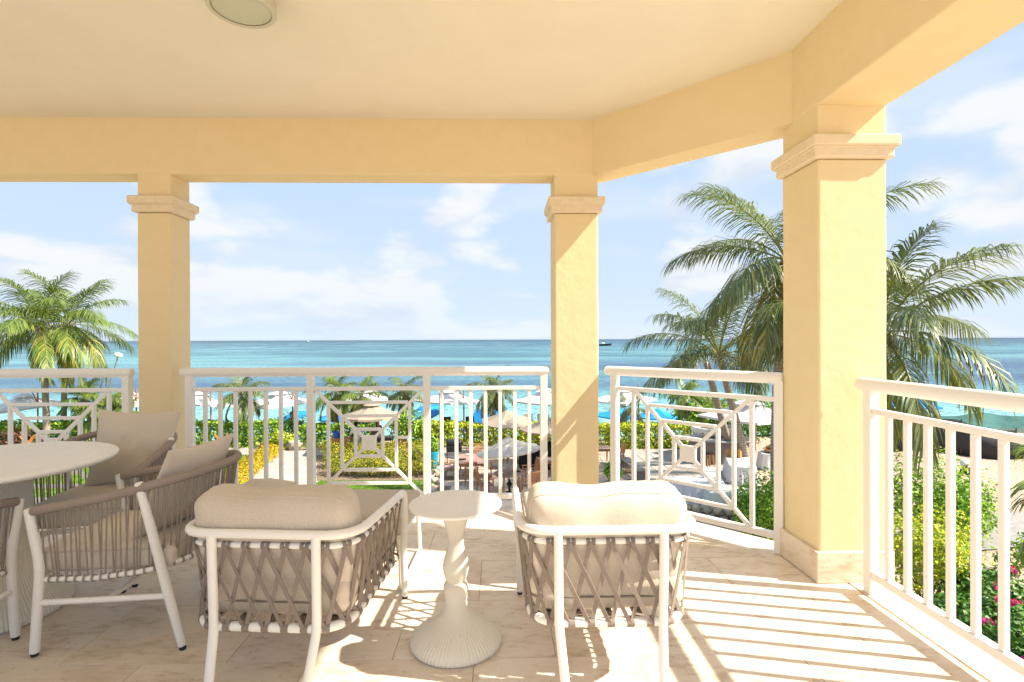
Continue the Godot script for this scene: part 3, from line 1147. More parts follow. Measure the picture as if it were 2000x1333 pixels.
func make_dining_chair() -> Node3D:
	# faces -z; a rope back slung round a white frame
	var o := thing("dining_chair", "", "chair", Vector3.ZERO, 0.0, "rope dining chairs around the dining table")
	var rail_pts := []
	for k in 41:
		var t := float(k) / 40.0
		var a := -1.0 + 2.0 * t
		# from the left arm end round the back to the right arm end
		var p: Vector3
		var f := absf(a)
		var sx := signf(a)
		if f > 0.42:
			var u := (f - 0.42) / 0.58
			p = Vector3(sx * lerpf(0.285, 0.275, u), lerpf(0.672, 0.585, pow(u, 0.8)), lerpf(0.13, -0.30, u))
		else:
			var u := f / 0.42
			var an := u * PI * 0.5
			p = Vector3(sx * sin(an) * 0.285, lerpf(0.715, 0.672, u * u), 0.13 + cos(an) * 0.235)
		rail_pts.append(p)
	var wrap_path := resample(rail_pts, 0.0045)
	wrap_path = wrap_path.slice(3, wrap_path.size() - 3)
	var rad := []
	for k in wrap_path.size():
		rad.append(0.0195 if k % 2 == 0 else 0.0182)
	var rr := MB.new()
	rr.tube(wrap_path, rad, 10)
	part("rope_wrapped_rail", rr, M.rope, o)
	# the seat hoop below
	var hoop := []
	for p in rail_pts:
		hoop.append(Vector3(p.x * 0.955, 0.305 + maxf(0.0, p.z + 0.05) * 0.11, p.z * 0.90 - 0.012))
	var hp := MB.new()
	hp.tube(hoop, 0.011, 8)
	hp.tube([hoop[0], hoop[-1]], 0.011, 8)
	part("seat_hoop", hp, M.white_metal, o)
	var ropes := MB.new()
	var l1 := path_len(rail_pts)
	var l2 := path_len(hoop)
	rng.seed = 8
	var n := 46
	for k in n:
		var t := (k + 0.5) / n
		for e in 2:
			var s := t + (0.0045 if e == 0 else -0.0045)
			var sk: float = 0.35 * sin(k * 1.7) / n
			var a := path_at(rail_pts, l1 * clampf(s, 0.0, 1.0)) + Vector3(0, -0.012, 0)
			var b := path_at(hoop, l2 * clampf(s + (sk if e == 0 else -sk), 0.0, 1.0))
			var m := (a + b) * 0.5
			ropes.tube([a, m, b + Vector3(0, -0.012, 0)], 0.0034, 5, false, false)
	for k in n:
		var p := path_at(hoop, l2 * (k + 0.5) / n)
		var p2 := path_at(hoop, l2 * minf((k + 0.5) / n + 0.006, 1.0))
		ropes.tube([p, p2], 0.0145, 8, false, false)
	var rp := part("rope_strands", ropes, M.rope, o)
	rp.set_meta("kind", "stuff")
	for s in [-1.0, 1.0]:
		var fl := MB.new()
		fl.tube(round_path([Vector3(0.275 * s, 0.592, -0.302), Vector3(0.272 * s, 0.36, -0.262), Vector3(0.272 * s, 0.018, -0.285)], 0.06, 5), [0.0185, 0.0185, 0.0185, 0.0185, 0.0185, 0.0185, 0.0185, 0.0185], 12)
		foot_cap(part("front_leg", fl, M.white_metal, o), Vector3(0.272 * s, 0, -0.285), 0.0165)
		var rl := MB.new()
		rl.tube([Vector3(0.283 * s, 0.690, 0.125), Vector3(0.281 * s, 0.50, 0.172), Vector3(0.277 * s, 0.22, 0.237), Vector3(0.272 * s, 0.018, 0.285)], [0.0165, 0.0185, 0.0185, 0.0155], 12)
		foot_cap(part("rear_leg", rl, M.white_metal, o), Vector3(0.272 * s, 0, 0.287), 0.0155)
		var sd := MB.new()
		sd.tube([Vector3(0.273 * s, 0.215, -0.268), Vector3(0.276 * s, 0.225, 0.233)], 0.0125, 10)
		part("stretcher", sd, M.white_metal, o)
	var cr := MB.new()
	cr.tube([Vector3(-0.27, 0.222, 0.0), Vector3(0.27, 0.222, 0.0)], 0.0115, 10)
	part("stretcher", cr, M.white_metal, o)
	var seat := MB.new()
	seat.cushion(Vector3(0.505, 0.105, 0.53), 0.035, Vector3(0, 0.012, 0), 9, 0.006, 2)
	part("seat_cushion", seat, M.seat_pad, o, Transform3D(Basis.IDENTITY, Vector3(0, 0.375, -0.025)))
	var pp := MB.new()
	pp.tube(round_path([Vector3(-0.249, 0.41, -0.285), Vector3(-0.249, 0.41, 0.234), Vector3(0.249, 0.41, 0.234), Vector3(0.249, 0.41, -0.285)], 0.035, 4, true), 0.0035, 6, true)
	part("piping", pp, M.pillow, o)
	return o


func throw_pillow(label: String, at: Vector3, yaw: float, tilt: float, w: float, t: float, seed_: int, roll := 0.0) -> void:
	var mb := MB.new()
	mb.pillow(w, w, t, seed_)
	var o := part("throw_pillow", mb, M.pillow, self)
	tag(o, label, "pillow", "beige throw pillows")
	o.position = at
	o.basis = Basis(Vector3.UP, deg_to_rad(yaw)) * Basis(Vector3.RIGHT, deg_to_rad(tilt)) * Basis(Vector3.BACK, deg_to_rad(roll))


func build_furniture() -> void:
	var c := make_lounge_chair()
	c.position = Vector3(0.397, 0, -2.225)
	c.set_meta("label", "right lounge chair, partly sunlit, seen from behind its strapped back")
	copy_of(c, "lounge_chair", Vector3(-0.805, 0, -2.225), -5.0, "left lounge chair, in shade beside the side table")
	var f := make_ottoman("low footstool in the sun in front of the right lounge chair")
	f.position = Vector3(0.435, 0, -2.945)
	var f2 := make_ottoman("low grey footstool bench in front of the left lounge chair", 1.04)
	f2.position = Vector3(-1.0, 0, -2.965)
	f2.rotation_degrees.y = -2.0
	throw_pillow("beige pillow lying on the footstool behind the left lounge chair", Vector3(-1.36, 0.43, -3.03), -14, -86, 0.30, 0.10, 6)
	make_side_table()
	make_dining_table()
	var d := make_dining_chair()
	d.position = Vector3(-1.61, 0, -2.475)
	d.rotation_degrees.y = 93
	d.set_meta("label", "rope dining chair nearest to the viewer, side on, its pillow slumped against the back")
	copy_of(d, "dining_chair", Vector3(-2.21, 0, -3.03), 190, "rope dining chair behind the table, an upright pillow on its seat")
	copy_of(d, "dining_chair", Vector3(-2.33, 0, -2.02), 2, "rope dining chair cut off by the left edge, one leg and arm in view")
	throw_pillow("throw pillow on the nearest dining chair, seen almost edge on", Vector3(-1.435, 0.615, -2.47), 82, 24, 0.44, 0.16, 3)
	throw_pillow("throw pillow on the dining chair behind the table, seen from its front", Vector3(-2.16, 0.64, -3.19), 10, -14, 0.45, 0.15, 4, -3.0)


# ---------------------------------------------------------------- ground and water
func ground_y(x: float, z: float) -> float:
	var y := GROUND
	var shore := -30.5 + smoothstep(14.0, 24.0, x) * -2.5
	y -= smoothstep(0.0, 8.0, shore - z) * 1.75 + smoothstep(5.0, 24.0, shore - z) * 2.0
	if x > 9.0 and z > -33.0:
		y += 0.25 * sin(x * 0.9 + z * 0.4) * smoothstep(9.0, 14.0, x) * 0.5 + 0.3 * smoothstep(14.0, 20.0, x) * smoothstep(-33.0, -26.0, z)
	return y


func flat_poly(called: String, pts: Array, lift: float, mat: Material, label := "") -> MeshInstance3D:
	var o := struct(called, prism(pts, GROUND - 0.1, GROUND + lift), mat)
	if label:
		o.set_meta("label", label)
	return o


func build_land() -> void:
	var g := MB.new()
	g.sheet(150, 110, func(u: float, v: float) -> Vector3:
		var x := -75.0 + 150.0 * u
		var z := 3.0 - 62.0 * v
		return Vector3(x, ground_y(x, z), z))
	struct("sand", g, M.sand).set_meta("label", "pale beach sand under and beyond the garden")
	var wide := MB.new()
	wide.sheet(2, 2, func(u: float, v: float) -> Vector3: return Vector3(-900.0 + 1800.0 * u, GROUND - 0.6, 900.0 - 897.5 * v))
	struct("terrain", wide, M.sand).set_meta("label", "land stretching away behind the house")
	# sea: rows ever longer towards the horizon, coloured by what lies under the water
	var s := MB.new()
	s.colored = true
	var f := FastNoiseLite.new()
	f.seed = 3
	f.frequency = 1.0
	f.fractal_octaves = 3
	var rows := 150
	var cols := 200
	var start := 0
	for j in rows + 1:
		var dist := 34.0 * pow(60000.0 / 34.0, float(j) / rows)
		for i in cols + 1:
			var an := lerpf(-1.15, 1.15, float(i) / cols)
			var x := tan(an) * dist
			var dd := dist + f.get_noise_2d(x / 90.0, dist / 60.0) * dist * 0.10
			var k := f.get_noise_2d(x / 260.0 + 3.0, dd / 42.0)
			var q := Color(0.235, 0.48, 0.475)
			q = q.lerp(Color(0.14, 0.345, 0.38), smoothstep(46.0, 70.0, dd))
			q = q.lerp(Color(0.042, 0.105, 0.185), smoothstep(66.0, 95.0, dd) * (1.0 - smoothstep(165.0, 240.0, dd)) * clampf(0.75 + k * 1.2 + x / 260.0, 0.1, 1.0))
			q = q.lerp(Color(0.038, 0.14, 0.19), smoothstep(165.0, 260.0, dd) * clampf(0.8 + k, 0.3, 1.0))
			q = q.lerp(Color(0.024, 0.095, 0.155), smoothstep(420.0, 900.0, dd) * clampf(0.75 + k * 1.4 + x / 3000.0, 0.2, 1.0))
			q = q.lerp(Color(0.015, 0.065, 0.12), smoothstep(900.0, 2600.0, dd) * 0.85)
			s.col = q
			s.vert(Vector3(x, SEA, -dist), Vector3.UP)
	for j in rows:
		for i in cols:
			var a := start + j * (cols + 1) + i
			s.tri_i(a, a + 1, a + cols + 2)
			s.tri_i(a, a + cols + 2, a + cols + 1)
	var water := StandardMaterial3D.new()
	water.vertex_color_use_as_albedo = true
	water.roughness = 0.22
	water.metallic_specular = 0.12
	water.uv1_triplanar = true
	water.uv1_world_triplanar = true
	water.uv1_scale = Vector3(1.0 / 26.0, 1.0 / 9.0, 1.0 / 9.0)
	water.normal_enabled = true
	var wim := noise_img(512, 0.02, 66, 5)
	water.normal_texture = normal_from(wim, 18.0)
	water.normal_scale = 1.0
	struct("sea", s, water).set_meta("label", "turquoise sea in bands of green and blue up to the horizon")
	# lawns, paths, terraces
	var edge := [Vector2(-12.9, -29.6), Vector2(-12.2, -27.4), Vector2(-11.9, -25.0), Vector2(-11.6, -22.5), Vector2(-10.9, -19.5), Vector2(-10.4, -15.0)]
	var lawn := [Vector2(-40, -27.4), Vector2(-12.3, -27.4)]
	lawn.append_array(edge.slice(2))
	lawn.append_array([Vector2(-10.2, -8.0), Vector2(-40, -8.0)])
	flat_poly("lawn", lawn, 0.02, M.lawn, "wide lawn on the left of the garden")
	flat_poly("lawn_strip", [Vector2(-7.5, -22.2), Vector2(-2.6, -22.1), Vector2(-2.6, -19.0), Vector2(-3.0, -14.0), Vector2(-7.0, -14.0), Vector2(-7.4, -18.0)], 0.02, M.lawn, "strip of lawn before the yellow flower bed").set_meta("kind", "structure")
	flat_poly("path", [Vector2(-40, -29.2), Vector2(-13.2, -29.2), Vector2(-12.5, -27.45), Vector2(-40, -27.45)], 0.012, M.path, "pale path between the hedge and the lawn")
	flat_poly("soil_bed", [Vector2(-9.3, -27.2), Vector2(-3.5, -27.1), Vector2(-2.7, -22.15), Vector2(-7.6, -22.25)], 0.03, M.soil, "dark soil of the yellow flower bed")
	# the curved paved path, stone by stone
	var path := flat_poly("paved_path", [Vector2(-13.0, -29.0), Vector2(-8.6, -28.8), Vector2(-3.6, -28.6), Vector2(-3.6, -27.15), Vector2(-9.0, -27.3), Vector2(-7.75, -22.3), Vector2(-7.5, -18.0), Vector2(-7.2, -13.0), Vector2(-9.6, -13.0), Vector2(-9.9, -18.0), Vector2(-10.4, -22.3), Vector2(-11.4, -27.2)], 0.006, M.path, "curved garden path of pale paving stones")
	rng.seed = 12
	var pave := MB.new()
	pave.box(Vector3.ZERO, Vector3(0.49, 0.05, 0.36), 0.012)
	var pave_mesh := pave.mesh()
	for j in 34:
		var z := -28.3 + j * 0.38
		var xl := lerpf(-11.0, -10.1, smoothstep(-28.0, -22.0, z)) + lerpf(0.0, 0.5, smoothstep(-22.0, -14.0, z))
		for i in 5:
			var x: float = xl + 0.28 + i * 0.51 + (0.25 if j % 2 == 0 else 0.0)
			part("paving_stone", pave_mesh, M.slab[rng.randi_range(0, 3)], path, Transform3D(Basis(Vector3.UP, rng.randf_range(-0.02, 0.02)), Vector3(x, GROUND - 0.005 + rng.randf_range(-0.004, 0.004), z)))
	# the flagged terrace under the wooden tables
	var terrace := flat_poly("terrace", [Vector2(-2.4, -25.9), Vector2(6.0, -25.9), Vector2(6.1, -20.2), Vector2(5.0, -15.0), Vector2(-1.8, -15.0), Vector2(-2.5, -20.0)], 0.006, M.soil, "flagstone terrace under the wooden tables")
	for j in 14:
		for i in 11:
			var x: float = -1.95 + i * 0.76 + (0.38 if j % 2 == 0 else 0.0)
			var z := -25.55 + j * 0.78
			if x > 5.6 or (x < -1.5 and z > -18):
				continue
			var fm := MB.new()
			fm.box(Vector3.ZERO, Vector3(0.74 + rng.randf_range(-0.02, 0.0), 0.05, 0.755 + rng.randf_range(-0.02, 0.0)), 0.012)
			part("flagstone", fm, M.flag[rng.randi_range(0, 3)], terrace, Transform3D(Basis(Vector3.UP, rng.randf_range(-0.012, 0.012)), Vector3(x, GROUND + 0.002 + rng.randf_range(-0.004, 0.004), z)))
	# the grey slab terrace before the bar
	var slabs := flat_poly("slab_terrace", [Vector2(6.2, -28.0), Vector2(11.8, -28.2), Vector2(11.8, -19.2), Vector2(6.2, -19.2)], 0.006, M.soil, "terrace of large square slabs beside the bar")
	var sm := MB.new()
	sm.box(Vector3.ZERO, Vector3(0.66, 0.05, 0.66), 0.012)
	var slab_mesh := sm.mesh()
	for j in 13:
		for i in 8:
			part("slab", slab_mesh, M.slab[rng.randi_range(0, 3)], slabs, Transform3D(Basis.IDENTITY, Vector3(6.55 + i * 0.675, GROUND + 0.002 + rng.randf_range(-0.003, 0.003), -27.65 + j * 0.675)))
	var road := MB.new()
	road.sheet(24, 6, func(u: float, v: float) -> Vector3:
		var x := 10.8 + 16.0 * u
		var z := -14.5 - 2.6 * v + sin(u * 3.0) * 0.5
		return Vector3(x, ground_y(x, z) + 0.03, z))
	struct("track", road, M.road).set_meta("label", "grey concrete track crossing the sand on the right")
	# blades of grass over the lawns
	var blade := MB.new()
	for k in 3:
		var a := k * 2.1
		var d := Vector3(cos(a), 0, sin(a))
		blade.tri(d * 0.012, -d * 0.012, Vector3(d.z * 0.02, 0.055, -d.x * 0.02))
	var mm := MultiMesh.new()
	mm.transform_format = MultiMesh.TRANSFORM_3D
	mm.use_colors = true
	mm.mesh = blade.mesh()
	var spots := []
	var lp := PackedVector2Array(lawn)
	var sp := PackedVector2Array([Vector2(-7.5, -22.2), Vector2(-2.6, -22.1), Vector2(-2.6, -19.0), Vector2(-7.4, -19.0)])
	rng.seed = 77
	while spots.size() < 60000:
		var q := Vector2(rng.randf_range(-26, -2.6), rng.randf_range(-27.4, -15.5))
		if Geometry2D.is_point_in_polygon(q, lp) or Geometry2D.is_point_in_polygon(q, sp):
			spots.append(q)
	mm.instance_count = spots.size()
	for i in spots.size():
		var q: Vector2 = spots[i]
		var b := Basis(Vector3.UP, rng.randf() * TAU).scaled(Vector3(1, rng.randf_range(0.6, 1.3), 1) * 1.2)
		mm.set_instance_transform(i, Transform3D(b, Vector3(q.x, GROUND + 0.015, q.y)))
		mm.set_instance_color(i, Color(0.09, 0.22, 0.02).lerp(Color(0.27, 0.40, 0.06), rng.randf()))
	var gr := MultiMeshInstance3D.new()
	gr.multimesh = mm
	gr.material_override = M.leaf
	gr.name = numbered("grass")
	add_child(gr)
	gr.set_meta("kind", "stuff")
	tag(gr, "short bright green grass of the lawns", "grass")


# ---------------------------------------------------------------- plants
func rand_dir() -> Vector3:
	var z := rng.randf_range(-1, 1)
	var a := rng.randf() * TAU
	var r := sqrt(1.0 - z * z)
	return Vector3(r * cos(a), z, r * sin(a))


func mixed(cols: Array) -> Color:
	var a: Color = cols[rng.randi_range(0, cols.size() - 1)]
	var b: Color = cols[rng.randi_range(0, cols.size() - 1)]
	return a.lerp(b, rng.randf()) * rng.randf_range(0.85, 1.12)


func blob_leaves(mb: MB, ctr: Vector3, rad: Vector3, count: int, l: float, w: float, cols: Array, lumps := 0.25, box := false, hollow := 0.55) -> void:
	var f := FastNoiseLite.new()
	f.seed = count + 3
	f.frequency = 1.0
	mb.colored = true
	for i in count:
		var d := rand_dir()
		var p: Vector3
		if box:
			# on and just inside a clipped box
			var q := Vector3(rng.randf_range(-1, 1), rng.randf_range(-1, 1), rng.randf_range(-1, 1))
			var ax: int = [1, 2, 2, 1, 2, 0][rng.randi_range(0, 5)]
			var sgn := 1.0 if rng.randf() < (0.85 if ax == 1 else 0.7) else -1.0
			q[ax] = sgn * rng.randf_range(hollow, 1.0)
			d = Vector3.ZERO
			d[ax] = sgn
			p = q * rad
		else:
			p = d * pow(rng.randf_range(hollow * hollow, 1.0), 0.5) * rad
		p += ctr
		var bump := f.get_noise_3dv(p * (1.6 / maxf(0.4, rad.y)))
		p += d * bump * lumps * minf(rad.x, minf(rad.y, rad.z)) * 2.0
		var nrm := (d * 0.6 + Vector3.UP * 0.6 + rand_dir() * 0.75).normalized()
		var dir := (rand_dir() + d * 0.5)
		dir = (dir - nrm * dir.dot(nrm)).normalized()
		mb.col = mixed(cols)
		var sz := rng.randf_range(0.7, 1.25)
		mb.leaf(p - dir * l * sz * 0.5, dir, nrm, l * sz, w * sz)


func shrub(called: String, label: String, at: Vector3, rad: Vector3, count: int, l: float, w: float, cols: Array, seed_: int, group := "", lumps := 0.3, stems := 7) -> Node3D:
	rng.seed = seed_
	var o := thing(called, label, "shrub", at, 0.0, group)
	var mb := MB.new()
	# several lobes, so that the outline is uneven
	var lobes := 5
	blob_leaves(mb, Vector3(0, rad.y, 0), rad, count / 2, l, w, cols, lumps, false, 0.4)
	for k in lobes:
		var a := TAU * k / lobes + rng.randf()
		var c := Vector3(cos(a) * rad.x * 0.5, rad.y * rng.randf_range(0.8, 1.55), sin(a) * rad.z * 0.5)
		blob_leaves(mb, c, rad * rng.randf_range(0.42, 0.6), count / 2 / lobes, l, w, cols, lumps, false, 0.35)
	part("foliage", mb, M.leaf, o).set_meta("kind", "stuff")
	var st := MB.new()
	for k in stems:
		var a := TAU * k / stems
		var e := Vector3(cos(a) * rad.x * 0.6, rad.y * rng.randf_range(0.9, 1.5), sin(a) * rad.z * 0.6)
		st.tube([Vector3(cos(a) * 0.06, -0.05, sin(a) * 0.06), e * 0.45 + Vector3(0, 0.05, 0), e], [0.022, 0.015, 0.005], 5)
	part("stems", st, M.stem, o)
	return o


const HEDGE_G := [Color(0.311, 0.526, 0.038), Color(0.137, 0.331, 0.038), Color(0.583, 0.739, 0.059), Color(0.088, 0.215, 0.038)]
const HEDGE_Y := [Color(0.595, 0.661, 0.049), Color(0.363, 0.513, 0.033), Color(0.166, 0.314, 0.033), Color(0.760, 0.695, 0.066)]
const YELLOW := [Color(0.62, 0.45, 0.02), Color(0.52, 0.42, 0.02), Color(0.66, 0.40, 0.02), Color(0.34, 0.34, 0.03)]
const BED := [Color(0.440, 0.418, 0.033), Color(0.220, 0.286, 0.033), Color(0.605, 0.473, 0.033), Color(0.110, 0.165, 0.033), Color(0.330, 0.363, 0.033)]
const DEEP := [Color(0.051, 0.153, 0.034), Color(0.085, 0.221, 0.043), Color(0.136, 0.289, 0.051)]
const FRESH := [Color(0.306, 0.540, 0.054), Color(0.162, 0.360, 0.054), Color(0.468, 0.666, 0.072), Color(0.090, 0.216, 0.036)]


func hedge(label: String, x0: float, x1: float, zc: float, hgt: float, dep: float, cols: Array, seed_: int) -> void:
	rng.seed = seed_
	var o := thing("hedge", label, "hedge", Vector3((x0 + x1) * 0.5, GROUND, zc), 0.0, "clipped hedges along the beach")
	var mb := MB.new()
	var n := int((x1 - x0) / 0.9)
	for k in n:
		var xc: float = x0 + (x1 - x0) * (k + 0.5) / n - (x0 + x1) * 0.5
		var hh := hgt * rng.randf_range(0.9, 1.06)
		blob_leaves(mb, Vector3(xc, hh * 0.5, rng.randf_range(-0.06, 0.06)), Vector3((x1 - x0) / n * 0.56, hh * 0.5, dep * 0.5 * rng.randf_range(0.88, 1.1)), 1100, 0.15, 0.10, cols, 0.12, true, 0.6)
	part("foliage", mb, M.leaf, o).set_meta("kind", "stuff")
	var st := MB.new()
	for k in n * 3:
		var x: float = (rng.randf() - 0.5) * (x1 - x0)
		var zz := rng.randf_range(-0.25, 0.25)
		st.tube([Vector3(x, -0.05, zz), Vector3(x + rng.randf_range(-0.15, 0.15), hgt * 0.8, zz * 1.5)], [0.02, 0.006], 4)
	part("stems", st, M.stem, o)


func frond_mesh(l: float, el: float, droop: float, leaflet: float, pairs: int, cols: Array, dry: float, sway: float, hang: float) -> MB:
	# grows from the origin in the xy plane towards +x, rising at the angle el and bending down
	var mb := MB.new()
	mb.colored = true
	var steps := 14
	var P := [Vector3.ZERO]
	var a := el
	var yaw := 0.0
	for k in steps:
		var t := (k + 1.0) / steps
		a = el - droop * pow(t, 1.35)
		yaw = sway * t * t
		var d := Vector3(cos(a) * cos(yaw), sin(a), cos(a) * sin(yaw))
		P.append((P[-1] as Vector3) + d * l / steps)
	var rad := []
	for k in steps + 1:
		rad.append(lerpf(0.030, 0.004, float(k) / steps) * l / 3.5)
	mb.col = Color(0.26, 0.27, 0.06).lerp(Color(0.36, 0.25, 0.10), dry)
	mb.tube(P, rad, 5, false, false)
	for i in pairs:
		var t := lerpf(0.14, 0.995, pow((i + 0.5) / pairs, 0.92))
		var s := t * l
		var p := path_at(P, s)
		var tg := (path_at(P, minf(s + 0.05, l)) - path_at(P, maxf(s - 0.05, 0.0))).normalized()
		var side0 := tg.cross(Vector3.UP)
		if side0.length() < 0.15:
			side0 = Vector3(0, 0, 1)
		side0 = side0.normalized()
		var upv := side0.cross(tg)
		for sg in [-1.0, 1.0]:
			if rng.randf() < 0.04:
				continue
			var ll := leaflet * (0.45 + 0.75 * sin(PI * clampf(0.10 + t * 0.80, 0.0, 1.0))) * rng.randf_range(0.85, 1.12)
			var d: Vector3 = (side0 * sg * lerpf(0.95, 0.45, t) + tg * lerpf(0.35, 0.95, t) + upv * rng.randf_range(0.05, 0.40) - Vector3.UP * hang * rng.randf_range(0.4, 1.0)).normalized()
			var d2 := (d - Vector3.UP * (0.45 + hang * 0.8) * rng.randf_range(0.7, 1.3)).normalized()
			var d3 := (d2 - Vector3.UP * 0.6).normalized()
			var wv := (tg - d * tg.dot(d)).normalized() * ll * lerpf(0.042, 0.0165, clampf(l / 4.2, 0.0, 1.0))
			var nn: Vector3 = wv.cross(d).normalized()
			var q := mixed(cols)
			if dry > 0.0 and rng.randf() < dry:
				q = Color(0.52, 0.42, 0.10) * rng.randf_range(0.6, 1.0)
			mb.col = q
			var m1 := p + d * ll * 0.42
			var m2 := m1 + d2 * ll * 0.36
			var e := m2 + d3 * ll * 0.24
			var a0 := mb.vert(p - wv * 0.7, nn)
			var a1 := mb.vert(p + wv * 0.7, nn)
			var b0 := mb.vert(m1 - wv, nn)
			var b1 := mb.vert(m1 + wv, nn)
			var nn2: Vector3 = wv.cross(d2).normalized()
			var c0 := mb.vert(m2 - wv * 0.75, nn2)
			var c1 := mb.vert(m2 + wv * 0.75, nn2)
			mb.col = q.lerp(Color(0.42, 0.36, 0.10), 0.25)
			var tip := mb.vert(e, nn2)
			mb.tri_i(a0, a1, b1)
			mb.tri_i(a0, b1, b0)
			mb.tri_i(b0, b1, c1)
			mb.tri_i(b0, c1, c0)
			mb.tri_i(c0, c1, tip)
	return mb


const PALM_G := [Color(0.144, 0.194, 0.062), Color(0.094, 0.150, 0.044), Color(0.237, 0.281, 0.106), Color(0.156, 0.194, 0.106)]
const PALM_DARK := [Color(0.125, 0.175, 0.062), Color(0.081, 0.131, 0.044), Color(0.206, 0.250, 0.106), Color(0.138, 0.175, 0.100)]
const PALM_Y := [Color(0.19, 0.275, 0.045), Color(0.11, 0.19, 0.035), Color(0.28, 0.335, 0.07), Color(0.14, 0.205, 0.07)]


func palm(called: String, label: String, base: Vector3, crown: Vector3, bend: Vector3, r0: float, r1: float, fronds: int, flen: float, leaflet: float, pairs: int, cols: Array, seed_: int, group: String, nuts := 0, low := -42.0, dry := 0.12, wind := 0.25, trunks := []) -> void:
	rng.seed = seed_
	var o := thing(called, label, "palm tree", base, 0.0, group)
	var all := [[Vector3.ZERO, crown - base]]
	all.append_array(trunks)
	for tk in all:
		var p0: Vector3 = tk[0]
		var p2: Vector3 = tk[1]
		var pts := []
		var rad := []
		var n := int(maxf(14.0, p0.distance_to(p2) / 0.055))
		for k in n + 1:
			var t := float(k) / n
			var m: Vector3 = (p0 + p2) * 0.5 + bend
			pts.append(p0.lerp(m, t).lerp(m.lerp(p2, t), t))
			rad.append((lerpf(r0, r1, pow(t, 0.6)) + 0.25 * r0 * exp(-t * 22.0)) * (1.035 if k % 2 == 0 else 0.97))
		pts[0] -= Vector3(0, 0.15, 0)
		var tr := MB.new()
		tr.tube(pts, rad, 10)
		part("trunk", tr, M.bark, o)
	for ci in all.size():
		if all[ci].size() > 2:
			continue
		var c: Vector3 = all[ci][1]
		for i in fronds:
			var f := (i + 0.5) / fronds
			var el := deg_to_rad(lerpf(82.0, low, pow(f, 0.85)) + rng.randf_range(-7, 7))
			var az := i * 2.39996 + rng.randf_range(-0.2, 0.2) + ci * 1.1
			var droop := deg_to_rad(lerpf(48.0, 62.0, smoothstep(0.0, 0.5, f)) + rng.randf_range(-10, 14))
			var l := flen * rng.randf_range(0.85, 1.08)
			var mb := frond_mesh(l, el, droop, leaflet, pairs, cols, dry * smoothstep(0.45, 1.0, f) * 2.0, rng.randf_range(-wind, wind), lerpf(0.28, 0.85, f))
			var b := Basis(Vector3.UP, az)
			part("frond", mb, M.palm_leaf, o, Transform3D(b, c + b * Vector3(r1 * 0.5, -0.12 * f * flen * 0.3, 0)))
		# fibres and old stalks under the crown
		var fib := MB.new()
		for k in 22:
			var az := rng.randf() * TAU
			var d := Vector3(cos(az), rng.randf_range(-0.9, 0.25), sin(az)).normalized()
			var l := flen * rng.randf_range(0.05, 0.14)
			var s := c + Vector3(0, -flen * rng.randf_range(0.0, 0.09), 0)
			fib.tube([s, s + d * l * 0.6, s + d * l + Vector3(0, -l * 0.4, 0)], [flen * 0.008, flen * 0.006, flen * 0.002], 4)
		part("old_stalks", fib, M.bark if flen > 2.0 else M.stem, o)
		for k in nuts:
			var az := k * 1.3 + 0.4
			var nt := MB.new()
			nt.lathe([Vector2(0.001, -0.14), Vector2(0.07, -0.12), Vector2(0.115, -0.04), Vector2(0.12, 0.03), Vector2(0.085, 0.10), Vector2(0.03, 0.135), Vector2(0.001, 0.14)], 14)
			part("coconut", nt, M.coconut, o, Transform3D(Basis(Vector3.RIGHT, 0.4), c + Vector3(cos(az) * 0.22, -0.26 - 0.05 * (k % 2), sin(az) * 0.22)))


func spiky(seed_: int) -> Node3D:
	rng.seed = seed_
	var o := thing("spider_plant", "", "plant", Vector3.ZERO, 0.0, "spiky variegated plants at the foot of the hedge")
	var mb := MB.new()
	mb.colored = true
	for k in 46:
		var az := rng.randf() * TAU
		var el := rng.randf_range(0.5, 1.4)
		var l := rng.randf_range(0.35, 0.62)
		var d := Vector3(cos(az) * cos(el), sin(el), sin(az) * cos(el))
		var d2 := (d - Vector3.UP * rng.randf_range(0.4, 1.1)).normalized()
		var w := d.cross(Vector3.UP).normalized() * 0.018
		mb.col = Color(0.56, 0.50, 0.28).lerp(Color(0.30, 0.34, 0.10), rng.randf())
		var p := d * 0.04
		var m := p + d * l * 0.6
		var nn := w.cross(d).normalized()
		var a := mb.vert(p - w, nn)
		var b := mb.vert(p + w, nn)
		var c := mb.vert(m - w, nn)
		var e := mb.vert(m + w, nn)
		var t := mb.vert(m + d2 * l * 0.4, nn)
		mb.tri_i(a, b, e)
		mb.tri_i(a, e, c)
		mb.tri_i(c, e, t)
	part("leaves", mb, M.leaf, o).set_meta("kind", "stuff")
	return o


